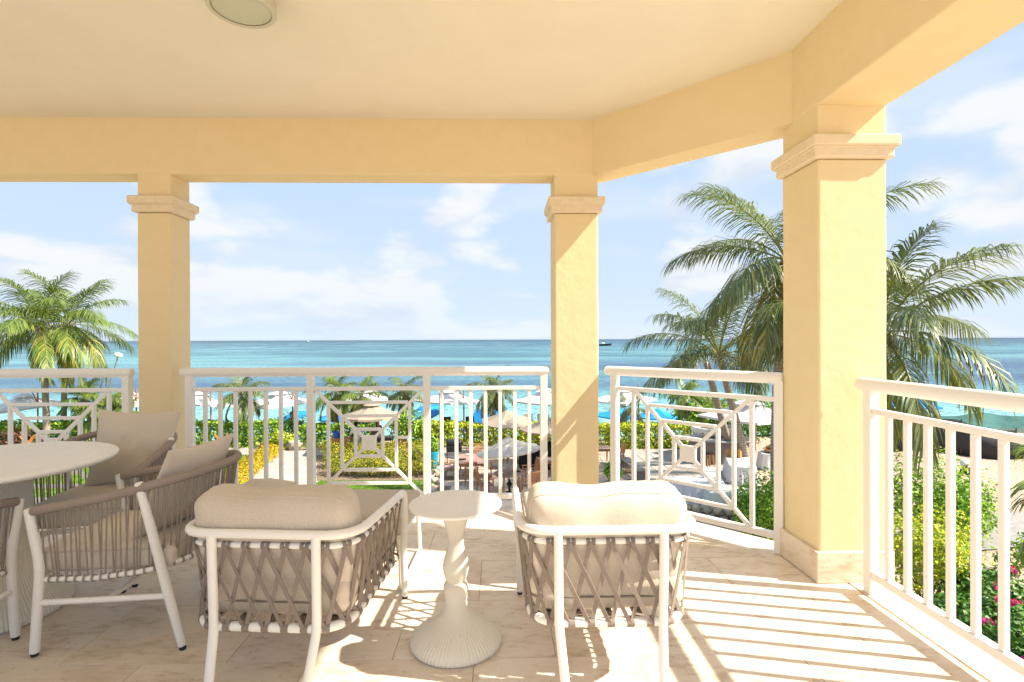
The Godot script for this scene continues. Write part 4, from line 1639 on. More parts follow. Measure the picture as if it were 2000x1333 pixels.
func build_plants() -> void:
	hedge("bright green hedge behind the lawn, far left part of the row", -34.0, -17.6, -29.75, 1.45, 1.1, HEDGE_G, 1)
	hedge("bright green hedge behind the lawn beside the dark round bush", -17.3, -12.3, -29.9, 1.42, 1.1, HEDGE_G, 2)
	hedge("bright green hedge between the yellow border and the man in white", -10.9, -6.9, -29.75, 1.25, 1.1, HEDGE_G, 3)
	hedge("yellow-green hedge behind the terrace umbrellas", -4.6, 4.2, -29.75, 1.25, 1.15, HEDGE_Y, 4)
	hedge("yellow-green hedge behind the slab terrace", 4.8, 10.2, -28.6, 1.30, 1.1, HEDGE_Y, 5)
	shrub("shrub", "dark green round bush behind the hedge, under the tilted blue umbrella", Vector3(-11.9, GROUND - 0.1, -30.6), Vector3(1.15, 0.95, 0.9), 2200, 0.12, 0.07, DEEP, 6, "", 0.2)
	shrub("shrub", "yellow-leaved bush beside the grey boulder at the end of the hedge", Vector3(-11.7, GROUND, -29.0), Vector3(0.75, 0.5, 0.5), 900, 0.13, 0.08, HEDGE_Y, 7)
	shrub("shrub", "tall light green bush behind the stool table, right of the man in white", Vector3(-4.9, GROUND, -29.3), Vector3(1.3, 1.05, 0.8), 2600, 0.13, 0.085, HEDGE_G, 8)
	shrub("shrub", "reddish bush at the far left behind the railing", Vector3(-25.7, GROUND, -28.8), Vector3(1.0, 0.6, 0.6), 900, 0.2, 0.07, [Color(0.16, 0.07, 0.05), Color(0.10, 0.09, 0.04), Color(0.28, 0.13, 0.10)], 9)
	# low yellow border along the lawn
	rng.seed = 20
	var pts := [Vector2(-12.2, -29.0), Vector2(-12.0, -27.9), Vector2(-11.75, -26.8), Vector2(-11.6, -25.7), Vector2(-11.45, -24.6), Vector2(-11.25, -23.5), Vector2(-11.0, -22.4), Vector2(-10.75, -21.3), Vector2(-10.5, -20.2)]
	var border := thing("flower_border", "dense bright yellow flower border curving along the lawn", "flower border", Vector3(-11.4, GROUND, -25.0))
	for p in pts:
		var mb := MB.new()
		blob_leaves(mb, Vector3(p.x + 11.4, 0.16, p.y + 25.0), Vector3(0.72, 0.27, 0.75), 1500, 0.085, 0.05, YELLOW, 0.3, false, 0.5)
		part("clump", mb, M.leaf, border).set_meta("kind", "stuff")
	# the flower bed: separate small bushes
	var spots := []
	for j in 3:
		for i in 6:
			var x := lerpf(lerpf(-8.7, -7.2, j / 2.0), lerpf(-3.7, -3.1, j / 2.0), (i + rng.randf_range(0.2, 0.8)) / 6.0)
			spots.append(Vector3(x, GROUND, -26.2 + j * 1.55 + rng.randf_range(-0.25, 0.25)))
	var words := ["far", "middle", "near"]
	var nth := ["first", "second", "third", "fourth", "fifth", "sixth"]
	for k in spots.size():
		var h := rng.randf_range(0.38, 0.52)
		var sd := 200 + k
		shrub("flowering_shrub", "yellow-green shrub of the flower bed, %s from the left in its %s row" % [nth[k % 6], words[k / 6]], spots[k], Vector3(0.62, h, 0.62), 900, 0.085, 0.05, BED, sd, "small shrubs of the flower bed", 0.3, 5)
		rng.seed = sd + 900
	# spiky plants
	var s0 := spiky(31)
	var s1 := spiky(32)
	var sx := [-14.9, -14.0, -12.9, -10.8, -10.2, -9.6, -9.0, -5.7, -4.0, -3.2, -2.4, -1.6, -0.8, 0.0, 0.9, -5.2]
	var sl := ["between the hedge and the path, farthest left", "beside the wooden folding stand", "left of the yellow border's far end", "just right of the yellow border", "second right of the yellow border", "third right of the yellow border", "nearest to the wooden cart", "left of the stool table", "left of the small grill", "behind the small grill", "at the foot of the hedge, left of the terrace umbrella", "at the foot of the hedge, behind the terrace umbrella's left edge", "at the foot of the hedge, behind the terrace umbrella", "at the foot of the hedge, right of the terrace umbrella's pole", "at the foot of the hedge, by the black cover", "under the stool table"]
	for k in sx.size():
		var src := s0 if k % 2 == 0 else s1
		var at := Vector3(sx[k], GROUND, -28.75 + 0.25 * sin(k * 2.3))
		if k < 2:
			src.position = at
			src.set_meta("label", "spiky pale plant " + sl[k])
		else:
			copy_of(src, "spider_plant", at, k * 53.0, "spiky pale plant " + sl[k])
	# palms
	var gp := "coconut palms"
	palm("coconut_palm", "left coconut palm with a straight pale trunk and dead stalks under its crown", Vector3(-24.4, GROUND - 0.2, -29.2), Vector3(-24.6, 2.1, -29.0), Vector3(0.25, 0, 0), 0.19, 0.13, 22, 3.8, 0.95, 60, PALM_Y, 41, gp, 0, -30.0, 0.12)
	palm("coconut_palm", "coconut palm beside the left one, its yellowing fronds hanging over the railing", Vector3(-24.6, GROUND - 0.2, -30.6), Vector3(-24.0, 2.3, -30.2), Vector3(-0.2, 0, 0), 0.17, 0.12, 19, 3.7, 0.95, 58, PALM_Y, 42, gp, 0, -44.0, 0.3)
	palm("coconut_palm", "coconut palm on the right with two slanting trunks, crown left of the large column", Vector3(10.9, GROUND - 0.1, -22.8), Vector3(9.15, 0.75, -22.0), Vector3(-0.1, 0.1, 0), 0.17, 0.13, 19, 4.4, 1.0, 62, PALM_DARK, 43, gp, 0, -6.0, 0.06, 0.35, [[Vector3(0.35, 0, -2.4), Vector3(-2.05, 4.9, 0.3), 0]])
	palm("coconut_palm", "tall coconut palm whose big crown is cut by the large column", Vector3(8.95, GROUND - 0.1, -17.0), Vector3(9.35, 3.85, -17.0), Vector3(-0.35, 0.2, 0), 0.17, 0.13, 21, 4.25, 1.05, 68, PALM_G, 45, gp, 0, -28.0, 0.12, 0.3)
	palm("coconut_palm", "coconut palm right of the large column, a green nut under its crown", Vector3(11.2, GROUND - 0.1, -15.6), Vector3(11.05, 1.55, -15.2), Vector3(0.2, 0, 0), 0.17, 0.13, 17, 4.0, 1.05, 66, PALM_G, 46, gp, 3, -30.0, 0.1, 0.3)
	var gs := "small palms along the beach"
	palm("small_palm", "bushy small palm right of the left coconut palms", Vector3(-22.6, GROUND - 0.3, -30.0), Vector3(-22.9, -1.9, -30.0), Vector3(0.1, 0, 0), 0.09, 0.07, 16, 1.55, 0.5, 40, PALM_Y, 51, gs, 0, -30.0, 0.05, 0.3, [[Vector3(0.3, 0, 0.1), Vector3(0.75, 2.35, 0.2)], [Vector3(0.5, 0, -0.2), Vector3(1.3, 2.1, -0.3)]])
	palm("small_palm", "small palm with a curved pale trunk, left of the yellow border", Vector3(-14.2, GROUND - 0.3, -30.2), Vector3(-14.45, -1.55, -30.2), Vector3(-0.15, 0, 0), 0.09, 0.07, 15, 1.75, 0.55, 42, PALM_G, 52, gs, 0, -50.0, 0.05)
	palm("small_palm", "pair of small palms with brown hanging leaves behind the square pattern", Vector3(-9.1, GROUND - 0.3, -30.6), Vector3(-9.35, -1.65, -30.6), Vector3(-0.1, 0, 0), 0.09, 0.07, 16, 1.65, 0.55, 42, PALM_Y, 53, gs, 0, -58.0, 0.3, 0.25, [[Vector3(0.6, 0, 0.2), Vector3(1.25, 3.0, 0.2)]])
	palm("small_palm", "small palm at the right edge of the square pattern", Vector3(-5.4, GROUND - 0.3, -30.4), Vector3(-5.45, -1.65, -30.4), Vector3(0.05, 0, 0), 0.09, 0.07, 15, 1.45, 0.5, 40, PALM_G, 54, gs, 0, -55.0, 0.08)
	palm("small_palm", "small palm directly behind the terrace umbrella", Vector3(-0.25, GROUND - 0.3, -30.6), Vector3(-0.35, -1.55, -30.6), Vector3(-0.1, 0, 0), 0.1, 0.07, 15, 1.65, 0.55, 42, PALM_G, 55, gs, 0, -58.0, 0.08)
	palm("small_palm", "thin young palm by the blue umbrella, seen behind the canted railing", Vector3(7.7, GROUND - 0.3, -31.0), Vector3(7.65, -2.75, -31.0), Vector3(0.05, 0, 0), 0.06, 0.05, 11, 1.3, 0.42, 34, PALM_G, 56, gs, 0, -40.0, 0.1)
	palm("small_palm", "light green young palm in front of the leafy thicket", Vector3(10.5, GROUND - 0.2, -29.4), Vector3(10.35, -1.75, -29.3), Vector3(0.05, 0, 0), 0.06, 0.05, 13, 1.45, 0.48, 38, PALM_Y, 57, gs, 0, -35.0, 0.02, 0.3, [[Vector3(0.9, 0, 0.2), Vector3(1.25, 2.2, 0.2)]])
	palm("small_palm", "palm at the right edge of the picture, only its leaf tips in view", Vector3(9.25, GROUND - 0.1, -7.9), Vector3(9.2, -1.2, -7.8), Vector3(0.05, 0, 0), 0.08, 0.06, 14, 1.35, 0.5, 44, PALM_Y, 58, gs, 0, -45.0, 0.05)
	# the thicket behind the bar and the shrubs on the right
	shrub("shrub", "wide leafy thicket of sea grape behind the bar", Vector3(12.9, GROUND - 0.2, -31.8), Vector3(2.6, 1.35, 1.3), 4200, 0.2, 0.15, FRESH, 61, "", 0.25)
	shrub("shrub", "leafy thicket behind the white square umbrella's right corner", Vector3(16.6, GROUND - 0.2, -31.4), Vector3(2.0, 1.25, 1.2), 3000, 0.2, 0.15, FRESH, 62, "", 0.25)
	shrub("shrub", "dark clipped bush under the white square umbrella", Vector3(13.2, GROUND, -28.9), Vector3(1.6, 0.9, 0.8), 2400, 0.13, 0.09, DEEP, 63)
	shrub("shrub", "tall yellow-green shrub in front of the buffet, next to the canted railing's right post", Vector3(7.9, GROUND, -15.7), Vector3(0.95, 0.95, 0.85), 4200, 0.10, 0.065, FRESH, 64)
	shrub("shrub", "lower glossy shrub left of the tall palm's trunk", Vector3(7.35, GROUND, -14.6), Vector3(0.8, 0.62, 0.7), 2600, 0.09, 0.06, HEDGE_G, 65)
	shrub("shrub", "small bush between the middle column and the grey bench", Vector3(4.6, GROUND, -21.6), Vector3(0.42, 0.5, 0.4), 1100, 0.09, 0.06, FRESH, 66)
	shrub("shrub", "tall light green shrub right of the large column, in front of the black netting", Vector3(11.9, GROUND, -14.3), Vector3(1.35, 1.4, 1.1), 5200, 0.10, 0.065, FRESH, 67)
	shrub("shrub", "low spreading end of the light green shrub, reaching towards the track", Vector3(13.1, GROUND, -14.7), Vector3(0.8, 0.95, 0.8), 2400, 0.10, 0.065, FRESH, 68)
	shrub("shrub", "yellow-leaved shrub at the foot of the large column", Vector3(9.3, GROUND, -11.4), Vector3(1.15, 1.05, 0.9), 6400, 0.075, 0.05, HEDGE_Y, 69)
	var twig := thing("sapling", "bare-stemmed sapling on the sand behind the right railing", "sapling", Vector3(11.3, GROUND, -12.4))
	rng.seed = 70
	for k in 4:
		var st := MB.new()
		var e := Vector3(rng.randf_range(-0.35, 0.35), rng.randf_range(0.7, 1.05), rng.randf_range(-0.2, 0.2))
		st.tube([Vector3.ZERO, e * 0.5 + Vector3(e.x * 0.3, 0, 0), e], [0.018, 0.013, 0.005], 5)
		part("stem", st, M.stem, twig)
		var lf := MB.new()
		blob_leaves(lf, e, Vector3(0.2, 0.2, 0.2), 40, 0.1, 0.06, HEDGE_G, 0.1)
		part("foliage", lf, M.leaf, twig).set_meta("kind", "stuff")
	# bougainvillea under the right railing
	rng.seed = 71
	var boug := [Vector3(7.7, GROUND, -8.9), Vector3(8.9, GROUND, -9.6), Vector3(8.4, GROUND, -8.2), Vector3(6.9, GROUND, -7.4), Vector3(7.8, GROUND, -7.2), Vector3(10.0, GROUND, -10.6)]
	var where := ["in the middle", "towards the track", "at the right edge of the frame", "closest under the railing", "closest to the viewer at the right edge", "at the far end"]
	for k in boug.size():
		var o := shrub("bougainvillea", "green bougainvillea with pink flowers, the bush %s" % where[k], boug[k], Vector3(0.95, 0.55, 0.85), 2200, 0.125, 0.095, DEEP + [Color(0.12, 0.24, 0.05)], 300 + k, "bougainvillea bushes under the right railing", 0.25)
		var fl := MB.new()
		for c in 2:
			var p := Vector3(rng.randf_range(-0.8, 0.8), 0, rng.randf_range(-0.7, 0.7))
			p.y = 1.12 * sqrt(maxf(0.15, 1.0 - p.x * p.x - p.z * p.z)) + 0.1
			blob_leaves(fl, p, Vector3(0.11, 0.07, 0.11), 16, 0.075, 0.06, [Color(0.60, 0.02, 0.22), Color(0.72, 0.05, 0.30)], 0.1)
		part("blossom", fl, M.leaf, o).set_meta("kind", "stuff")
	var edge := thing("leafy_branch", "bright green leafy branch entering at the right edge", "branch", Vector3(11.3, GROUND, -11.0))
	rng.seed = 72
	var eb := MB.new()
	for k in 5:
		blob_leaves(eb, Vector3(-0.5 + k * 0.28, 1.1 + 0.35 * sin(k * 1.9), 0.1 * k), Vector3(0.28, 0.34, 0.26), 170, 0.13, 0.05, FRESH, 0.1)
	part("foliage", eb, M.leaf, edge).set_meta("kind", "stuff")
	var es := MB.new()
	for k in 4:
		es.tube([Vector3(0.8, 0, 0.3), Vector3(0.4, 0.7, 0.2), Vector3(-0.3 + k * 0.25, 1.3, 0.1)], [0.03, 0.02, 0.008], 5)
	part("stems", es, M.stem, edge)


# ---------------------------------------------------------------- garden furniture
func umbrella(called: String, label: String, at: Vector3, r: float, edge_y: float, top_y: float, sides: int, mats: Array, pole_mat: Material, group: String, pole_off := Vector3.ZERO, vent := 0.3, yaw := 0.0, tilt := Vector3.ZERO, val := 0.06) -> Node3D:
	# heights above at; the canopy's panels are separate
	var o := thing(called, label, "umbrella", at, yaw, group)
	var tb := Basis.IDENTITY
	if tilt != Vector3.ZERO:
		tb = Basis(tilt.normalized(), deg_to_rad(tilt.length()))
	var T := Transform3D(tb, Vector3(0, edge_y, 0)) 
	var rise := top_y - edge_y
	for k in sides:
		var a0 := TAU * (k - 0.5) / sides
		var a1 := TAU * (k + 0.5) / sides
		var e0 := Vector3(cos(a0) * r, 0, sin(a0) * r)
		var e1 := Vector3(cos(a1) * r, 0, sin(a1) * r)
		var top := Vector3(0, rise, 0)
		var mb := MB.new()
		mb.xf = T
		var f := func(u: float, v: float) -> Vector3:
			var vv: float = lerpf(0.16, 1.0, v) if vent > 0.0 else v
			var e := e0.lerp(e1, u)
			var sag: float = 0.035 * r * sin(PI * vv) + 0.02 * r * sin(PI * u) * vv
			return top.lerp(e, vv) - Vector3(0, sag, 0)
		mb.sheet(6, 6, f)
		# valance
		var steps := 6
		for i in steps:
			var p: Vector3 = f.call(float(i) / steps, 1.0)
			var q: Vector3 = f.call(float(i + 1) / steps, 1.0)
			mb.quad(p, q, q - Vector3(0, val, 0), p - Vector3(0, val, 0))
		part("canopy_panel", mb, mats[k % mats.size()], o)
		var rib := MB.new()
		rib.xf = T
		rib.tube([top - Vector3(0, 0.05, 0), top.lerp(e0, 0.5) - Vector3(0, 0.035 * r + 0.02, 0), e0 - Vector3(0, 0.02, 0)], 0.011, 4)
		part("rib", rib, pole_mat, o)
	if vent > 0.0:
		var vm := MB.new()
		vm.xf = T
		for k in sides:
			var a0 := TAU * (k - 0.5) / sides
			var a1 := TAU * (k + 0.5) / sides
			vm.tri(Vector3(0, rise + 0.07, 0), Vector3(cos(a1), 0, sin(a1)) * r * vent + Vector3(0, rise * (1.0 - vent) + 0.09, 0), Vector3(cos(a0), 0, sin(a0)) * r * vent + Vector3(0, rise * (1.0 - vent) + 0.09, 0))
		part("vent", vm, mats[0], o)
	var pole := MB.new()
	if pole_off == Vector3.ZERO:
		pole.tube([Vector3(0, -0.1, 0), Vector3(0, edge_y * 0.9, 0), T * Vector3(0, rise + 0.1, 0)], 0.024, 8)
	else:
		pole.tube(round_path([pole_off + Vector3(0, -0.1, 0), pole_off + Vector3(0, top_y + 0.25, 0)], 0.2, 5), 0.04, 8)
		pole.tube([pole_off + Vector3(0, top_y - 0.5, 0), pole_off * 0.5 + Vector3(0, top_y + 0.18, 0), Vector3(0, top_y + 0.1, 0)], 0.03, 6)
	part("pole", pole, pole_mat, o)
	return o


func make_patio_chair(mat: Material) -> Node3D:
	# faces -z
	var o := thing("patio_chair", "", "chair", Vector3.ZERO, 0.0, "wooden armchairs on the terrace")
	var seat := MB.new()
	seat.box(Vector3(0, 0.43, 0), Vector3(0.50, 0.03, 0.48), 0.006)
	part("seat", seat, mat, o)
	var pad := MB.new()
	pad.box(Vector3(0, 0.468, 0), Vector3(0.46, 0.045, 0.44), 0.015)
	part("seat_pad", pad, M.pad_mauve, o)
	for s in [-1.0, 1.0]:
		var fl := MB.new()
		fl.box(Vector3(0.245 * s, 0.335, -0.225), Vector3(0.045, 0.67, 0.045), 0.005)
		part("leg", fl, mat, o)
		var rl := MB.new()
		rl.bar(Vector3(0.235 * s, 0, 0.27), Vector3(0.235 * s, 0.45, 0.23), 0.045, 0.045, 0.004, Vector3.BACK)
		rl.bar(Vector3(0.235 * s, 0.45, 0.23), Vector3(0.235 * s, 1.0, 0.36), 0.042, 0.04, 0.004, Vector3.BACK)
		part("leg", rl, mat, o)
		var arm := MB.new()
		arm.bar(Vector3(0.255 * s, 0.68, -0.27), Vector3(0.25 * s, 0.67, 0.28), 0.06, 0.025, 0.006)
		part("armrest", arm, mat, o)
	for y in [0.56, 0.985]:
		var r := MB.new()
		r.bar(Vector3(-0.23, y, 0.23 + (y - 0.45) * 0.236), Vector3(0.23, y, 0.23 + (y - 0.45) * 0.236), 0.03, 0.06, 0.005)
		part("back_rail", r, mat, o)
	for k in 7:
		var x := -0.18 + k * 0.06
		var sl := MB.new()
		sl.bar(Vector3(x, 0.56, 0.256), Vector3(x, 0.97, 0.352), 0.034, 0.014, 0.002, Vector3.BACK)
		part("back_slat", sl, mat, o)
	return o


func wood_table(label: String, at: Vector3, w: float, d: float, turn: float) -> void:
	var o := thing("patio_table", label, "table", at, turn, "wooden tables on the terrace")
	for k in 5:
		var t := MB.new()
		t.box(Vector3(-w * 0.5 + w * (k + 0.5) / 5.0, 0.735, 0), Vector3(w / 5.0 - 0.008, 0.03, d), 0.004)
		part("plank", t, M.wood_top, o)
	for s in [[-1, -1], [1, -1], [-1, 1], [1, 1]]:
		var l := MB.new()
		l.box(Vector3((w * 0.5 - 0.06) * s[0], 0.36, (d * 0.5 - 0.06) * s[1]), Vector3(0.07, 0.72, 0.07), 0.006)
		part("leg", l, M.teak, o)
	for s in [-1.0, 1.0]:
		var a := MB.new()
		a.box(Vector3(0, 0.675, (d * 0.5 - 0.05) * s), Vector3(w - 0.2, 0.085, 0.025), 0.003)
		part("apron", a, M.teak, o)


func plate(label: String, at: Vector3, r := 0.13) -> void:
	var mb := MB.new()
	mb.lathe([Vector2(0.001, 0.004), Vector2(r * 0.6, 0.004), Vector2(r * 0.65, 0.008), Vector2(r, 0.02), Vector2(r * 0.98, 0.024), Vector2(r * 0.62, 0.012), Vector2(0.001, 0.010)], 20)
	var o := part("plate", mb, M.crockery, self)
	o.position = at
	tag(o, label, "plate", "plates on the terrace tables")


func menu(label: String, at: Vector3, turn: float) -> void:
	var o := thing("menu_folder", label, "menu", at, turn, "dark menu folders on the terrace tables")
	for k in 2:
		var mb := MB.new()
		mb.box(Vector3(0, 0.006 + k * 0.011, 0.003 * k), Vector3(0.30 - k * 0.004, 0.009, 0.21), 0.002)
		part("cover", mb, M.black_cloth, o)


func draped(label: String, at: Vector3, w: float, d: float, hgt: float, turn: float, mat: Material, seed_: int, round_top := false) -> void:
	# a table under a cloth that hangs in folds
	var o := thing("buffet_table", label, "table", at, turn, "buffet tables under white cloths")
	var legs := MB.new()
	for s in [[-1, -1], [1, -1], [-1, 1], [1, 1]]:
		legs.xf = Transform3D.IDENTITY
		var k := 0.6 if round_top else 0.86
		legs.tube([Vector3(w * 0.5 * k * s[0], 0, d * 0.5 * k * s[1]), Vector3(w * 0.5 * k * s[0], hgt - 0.03, d * 0.5 * k * s[1])], 0.02, 6)
	part("legs", legs, M.steel, o)
	var mb := MB.new()
	var f := FastNoiseLite.new()
	f.seed = seed_
	f.frequency = 1.1
	var nu := 96
	var outline := func(t: float) -> Vector3:
		if round_top:
			return Vector3(cos(t * TAU) * w * 0.5, 0, sin(t * TAU) * d * 0.5)
		var a := t * TAU
		var c := cos(a)
		var s := sin(a)
		var n := 9.0
		var q := pow(pow(absf(c), n) + pow(absf(s), n), -1.0 / n)
		return Vector3(c * q * w * 0.5, 0, s * q * d * 0.5)
	mb.sheet(nu, 4, func(u: float, v: float) -> Vector3:
		var p: Vector3 = outline.call(fmod(u, 1.0))
		return Vector3(p.x * (1.0 - v * 0.999), hgt, p.z * (1.0 - v * 0.999)))
	mb.sheet(nu, 10, func(u: float, v: float) -> Vector3:
		var p: Vector3 = outline.call(fmod(u, 1.0))
		var out := Vector3(p.x / (w * w), 0, p.z / (d * d)).normalized()
		var k := sin(fmod(u, 1.0) * TAU * 17.0 + 2.0 * sin(fmod(u, 1.0) * TAU * 3.0)) * 0.055
		var drop := 0.92 * hgt + 0.03 * sin(u * TAU * 4.0)
		var vv := 1.0 - v
		return p + out * (0.008 + (k + 0.07) * smoothstep(0.0, 1.0, vv)) + Vector3(0, hgt - drop * vv - 0.004 * (1.0 - vv) * 0.0, 0))
	part("cloth", mb, mat, o)


func rock(at: Vector3, s: Vector3, seed_: int, parent: Node) -> void:
	var mb := MB.new()
	var f := FastNoiseLite.new()
	f.seed = seed_
	f.frequency = 1.3
	mb.cushion(Vector3.ONE * 2.0, 0.8, Vector3(0.05, 0.05, 0.05), 3)
	var acc := []
	for i in mb.v.size():
		var p := mb.v[i]
		mb.v[i] = p * (0.8 + 0.45 * f.get_noise_3dv(p)) * s
		mb.n[i] = (mb.n[i] / s).normalized()
	part("rock", mb, M.rock, parent, Transform3D(Basis(Vector3.UP, seed_ * 1.7), at))


func build_garden_things() -> void:
	# beach umbrellas, white, cantilevered
	var spots := [[-27.6, -31.6, "white cantilever umbrella farthest left, behind the left coconut palms"], [-22.3, -32.4, "white cantilever umbrella just left of the left column"], [-18.0, -32.0, "white cantilever umbrella right of the left column"], [-13.2, -32.2, "white cantilever umbrella above the man in red"], [-8.2, -33.0, "white cantilever umbrella behind the beige one, inside the square pattern"], [-3.1, -32.4, "white cantilever umbrella left of the middle column, beside the slim post"], [2.9, -32.8, "white cantilever umbrella half hidden by the middle column"], [7.6, -32.6, "white cantilever umbrella right of the middle column"]]
	for k in spots.size():
		var s: Array = spots[k]
		var y := ground_y(s[0], s[1])
		var tl := Vector3(0, 0, [6.0, -3.0, -8.0, 3.0, 2.0, -3.0, 3.0, 2.0][k])
		umbrella("beach_umbrella", s[2], Vector3(s[0], y, s[1]), 2.05, -2.42 - y, -1.78 - y, 4, [M.canvas_white], M.red_wood, "white beach umbrellas", Vector3(0.35, 0, 0.9), 0.34, 45.0 + [8.0, -6.0, 12.0, 3.0, -4.0, 9.0, 2.0, -8.0][k], tl, 0.10)
	var blues := [[-13.9, -36.5, "blue beach umbrella tilted behind the dark round bush", 14.0], [-11.0, -37.0, "blue beach umbrella behind the man in red", 0.0], [-5.0, -35.0, "blue beach umbrella tilted at the right edge of the square pattern", 22.0], [-0.8, -36.0, "blue beach umbrella tilted behind the terrace umbrella", 18.0], [8.1, -36.0, "blue beach umbrella over the two seated guests", 0.0], [10.9, -36.5, "blue beach umbrella behind the canted railing's pattern", 0.0], [29.5, -37.0, "larger blue beach umbrella behind the green netting", 0.0], [29.3, -42.5, "smaller blue beach umbrella right of the large column", 0.0]]
	for k in blues.size():
		var s: Array = blues[k]
		var y := ground_y(s[0], s[1])
		umbrella("beach_umbrella", s[2], Vector3(s[0], y, s[1]), 1.55, [2.15, 2.15, 2.1, 2.1, 2.05, 2.05, 1.95, 2.2][k], [2.62, 2.62, 2.6, 2.6, 2.55, 2.55, 2.55, 2.75][k], 8, M.canvas_blue, M.steel, "blue beach umbrellas", Vector3.ZERO, 0.0, k * 17.0, Vector3(0, 0, s[3]), 0.09)
	# beige terrace umbrellas
	var gb := "beige terrace umbrellas"
	umbrella("terrace_umbrella", "large beige umbrella over the grill and the man in white", Vector3(-6.55, GROUND, -27.4), 1.52, 2.0, 2.62, 8, M.canvas_beige.slice(0, 1), M.red_wood, gb, Vector3.ZERO, 0.3, 10.0, Vector3.ZERO, 0.10)
	umbrella("terrace_umbrella", "beige umbrella in front of the hedge, farthest of the three on the terrace", Vector3(0.35, GROUND, -26.6), 1.32, 1.78, 2.35, 8, M.canvas_beige.slice(0, 1), M.steel, gb, Vector3.ZERO, 0.0, 5.0, Vector3(6, 0, 0))
	umbrella("terrace_umbrella", "greyish beige umbrella over the round table", Vector3(0.35, GROUND, -20.4), 1.30, 1.62, 2.13, 8, M.canvas_beige.slice(1, 2), M.steel, gb, Vector3.ZERO, 0.0, 12.0, Vector3(-4, 0, 6))
	umbrella("terrace_umbrella", "beige umbrella half hidden by the middle column, over the black cover", Vector3(2.25, GROUND, -24.4), 1.35, 1.75, 2.3, 8, M.canvas_beige.slice(0, 1), M.steel, gb, Vector3.ZERO, 0.0, 20.0)
	umbrella("terrace_umbrella", "large white square umbrella over the bar", Vector3(12.2, GROUND, -25.9), 2.35, 2.05, 2.85, 4, [M.canvas_white], M.red_wood, gb, Vector3(1.35, 0, -0.5), 0.36, 30.0, Vector3.ZERO, 0.10)
	# slim dark post
	var post := MB.new()
	post.tube([Vector3(0, -0.1, 0), Vector3(0.02, 1.6, 0), Vector3(0.0, 3.3, 0)], [0.055, 0.05, 0.045], 8)
	var po := part("wooden_post", post, M.grey_wood, self)
	po.position = Vector3(-2.81, GROUND, -25.1)
	tag(po, "slim grey wooden post behind the small grill", "post")
	# lamp on a leaning pole
	var lp := thing("lamp_post", "white ball lamp on a thin leaning pole at the left", "lamp post", Vector3(-22.9, GROUND, -30.4))
	var pm := MB.new()
	pm.tube([Vector3(0, -0.1, 0), Vector3(1.45, 4.95, 0)], [0.05, 0.035], 8)
	part("pole", pm, M.steel, lp)
	var ball := MB.new()
	ball.lathe([Vector2(0.001, -0.12), Vector2(0.10, -0.11), Vector2(0.2, -0.04), Vector2(0.22, 0.03), Vector2(0.16, 0.12), Vector2(0.001, 0.16)], 16)
	part("lamp_head", ball, M.white_gloss, lp, Transform3D(Basis(Vector3.BACK, -0.25), Vector3(1.48, 5.05, 0)))
	# wooden furniture
	wood_table("rectangular wooden table with four chairs, at the left end of the terrace", Vector3(-1.15, GROUND, -22.9), 1.35, 1.9, 0)
	wood_table("rectangular wooden table under the umbrella half hidden by the column", Vector3(2.3, GROUND, -22.6), 1.3, 0.9, 0)
	wood_table("wooden table just right of the middle column", Vector3(4.65, GROUND, -25.0), 1.1, 0.9, 0)
	var rt := thing("patio_table", "round wooden table under the greyish umbrella", "table", Vector3(0.35, GROUND, -20.4), 0.0, "wooden tables on the terrace")
	var rtop := MB.new()
	rtop.lathe([Vector2(0.03, 0.70), Vector2(0.58, 0.70), Vector2(0.60, 0.712), Vector2(0.60, 0.73), Vector2(0.585, 0.74), Vector2(0.03, 0.74)], 40)
	part("table_top", rtop, M.wood_top, rt)
	for k in 4:
		var l := MB.new()
		var a := TAU * k / 4.0 + 0.5
		l.bar(Vector3(cos(a) * 0.48, 0, sin(a) * 0.48), Vector3(cos(a) * 0.40, 0.70, sin(a) * 0.40), 0.06, 0.06, 0.005)
		part("leg", l, M.teak, rt)
	var lan := thing("lantern", "small dark lantern on the umbrella pole by the round table", "lantern", Vector3(0.36, GROUND, -20.32))
	var lb := MB.new()
	lb.lathe([Vector2(0.14, 0.0), Vector2(0.15, 0.03), Vector2(0.05, 0.06), Vector2(0.03, 0.22), Vector2(0.11, 0.30), Vector2(0.12, 0.34), Vector2(0.05, 0.42), Vector2(0.03, 0.5)], 12)
	part("body", lb, M.black, lan)
	var ch := make_patio_chair(M.teak)
	var list := [[-2.15, -22.55, -90, "wooden armchair at the left side of the rectangular table"], [-0.15, -22.6, 90, "wooden armchair at the right side of the rectangular table"], [-1.15, -21.4, 0, "wooden armchair at the near end of the rectangular table, seen from behind"], [-1.1, -24.5, 180, "wooden armchair at the far end of the rectangular table"], [-0.55, -19.9, -70, "wooden armchair left of the round table"], [1.15, -19.75, 40, "wooden armchair right of the round table, its slatted back to the viewer"], [1.2, -21.6, 100, "wooden armchair behind the round table, beside the black cover"], [0.6, -25.2, 175, "wooden armchair behind the greyish umbrella"], [2.35, -21.5, 8, "wooden armchair at the near side of the half hidden table"], [3.75, -23.3, 90, "wooden armchair just left of the bench, behind the middle column"], [5.45, -24.6, 95, "wooden armchair right of the middle column"]]
	for k in list.size():
		var s: Array = list[k]
		if k == 0:
			ch.position = Vector3(s[0], GROUND, s[1])
			ch.rotation_degrees.y = s[2]
			ch.set_meta("label", s[3])
		else:
			copy_of(ch, "patio_chair", Vector3(s[0], GROUND, s[1]), s[2], s[3])
	var ty := GROUND + 0.752
	plate("white plate at the far end of the rectangular table", Vector3(-1.4, ty, -23.6))
	plate("white plate at the far right of the rectangular table", Vector3(-0.75, ty, -23.55))
	plate("white saucer at the left of the round table", Vector3(0.05, GROUND + 0.742, -20.3), 0.11)
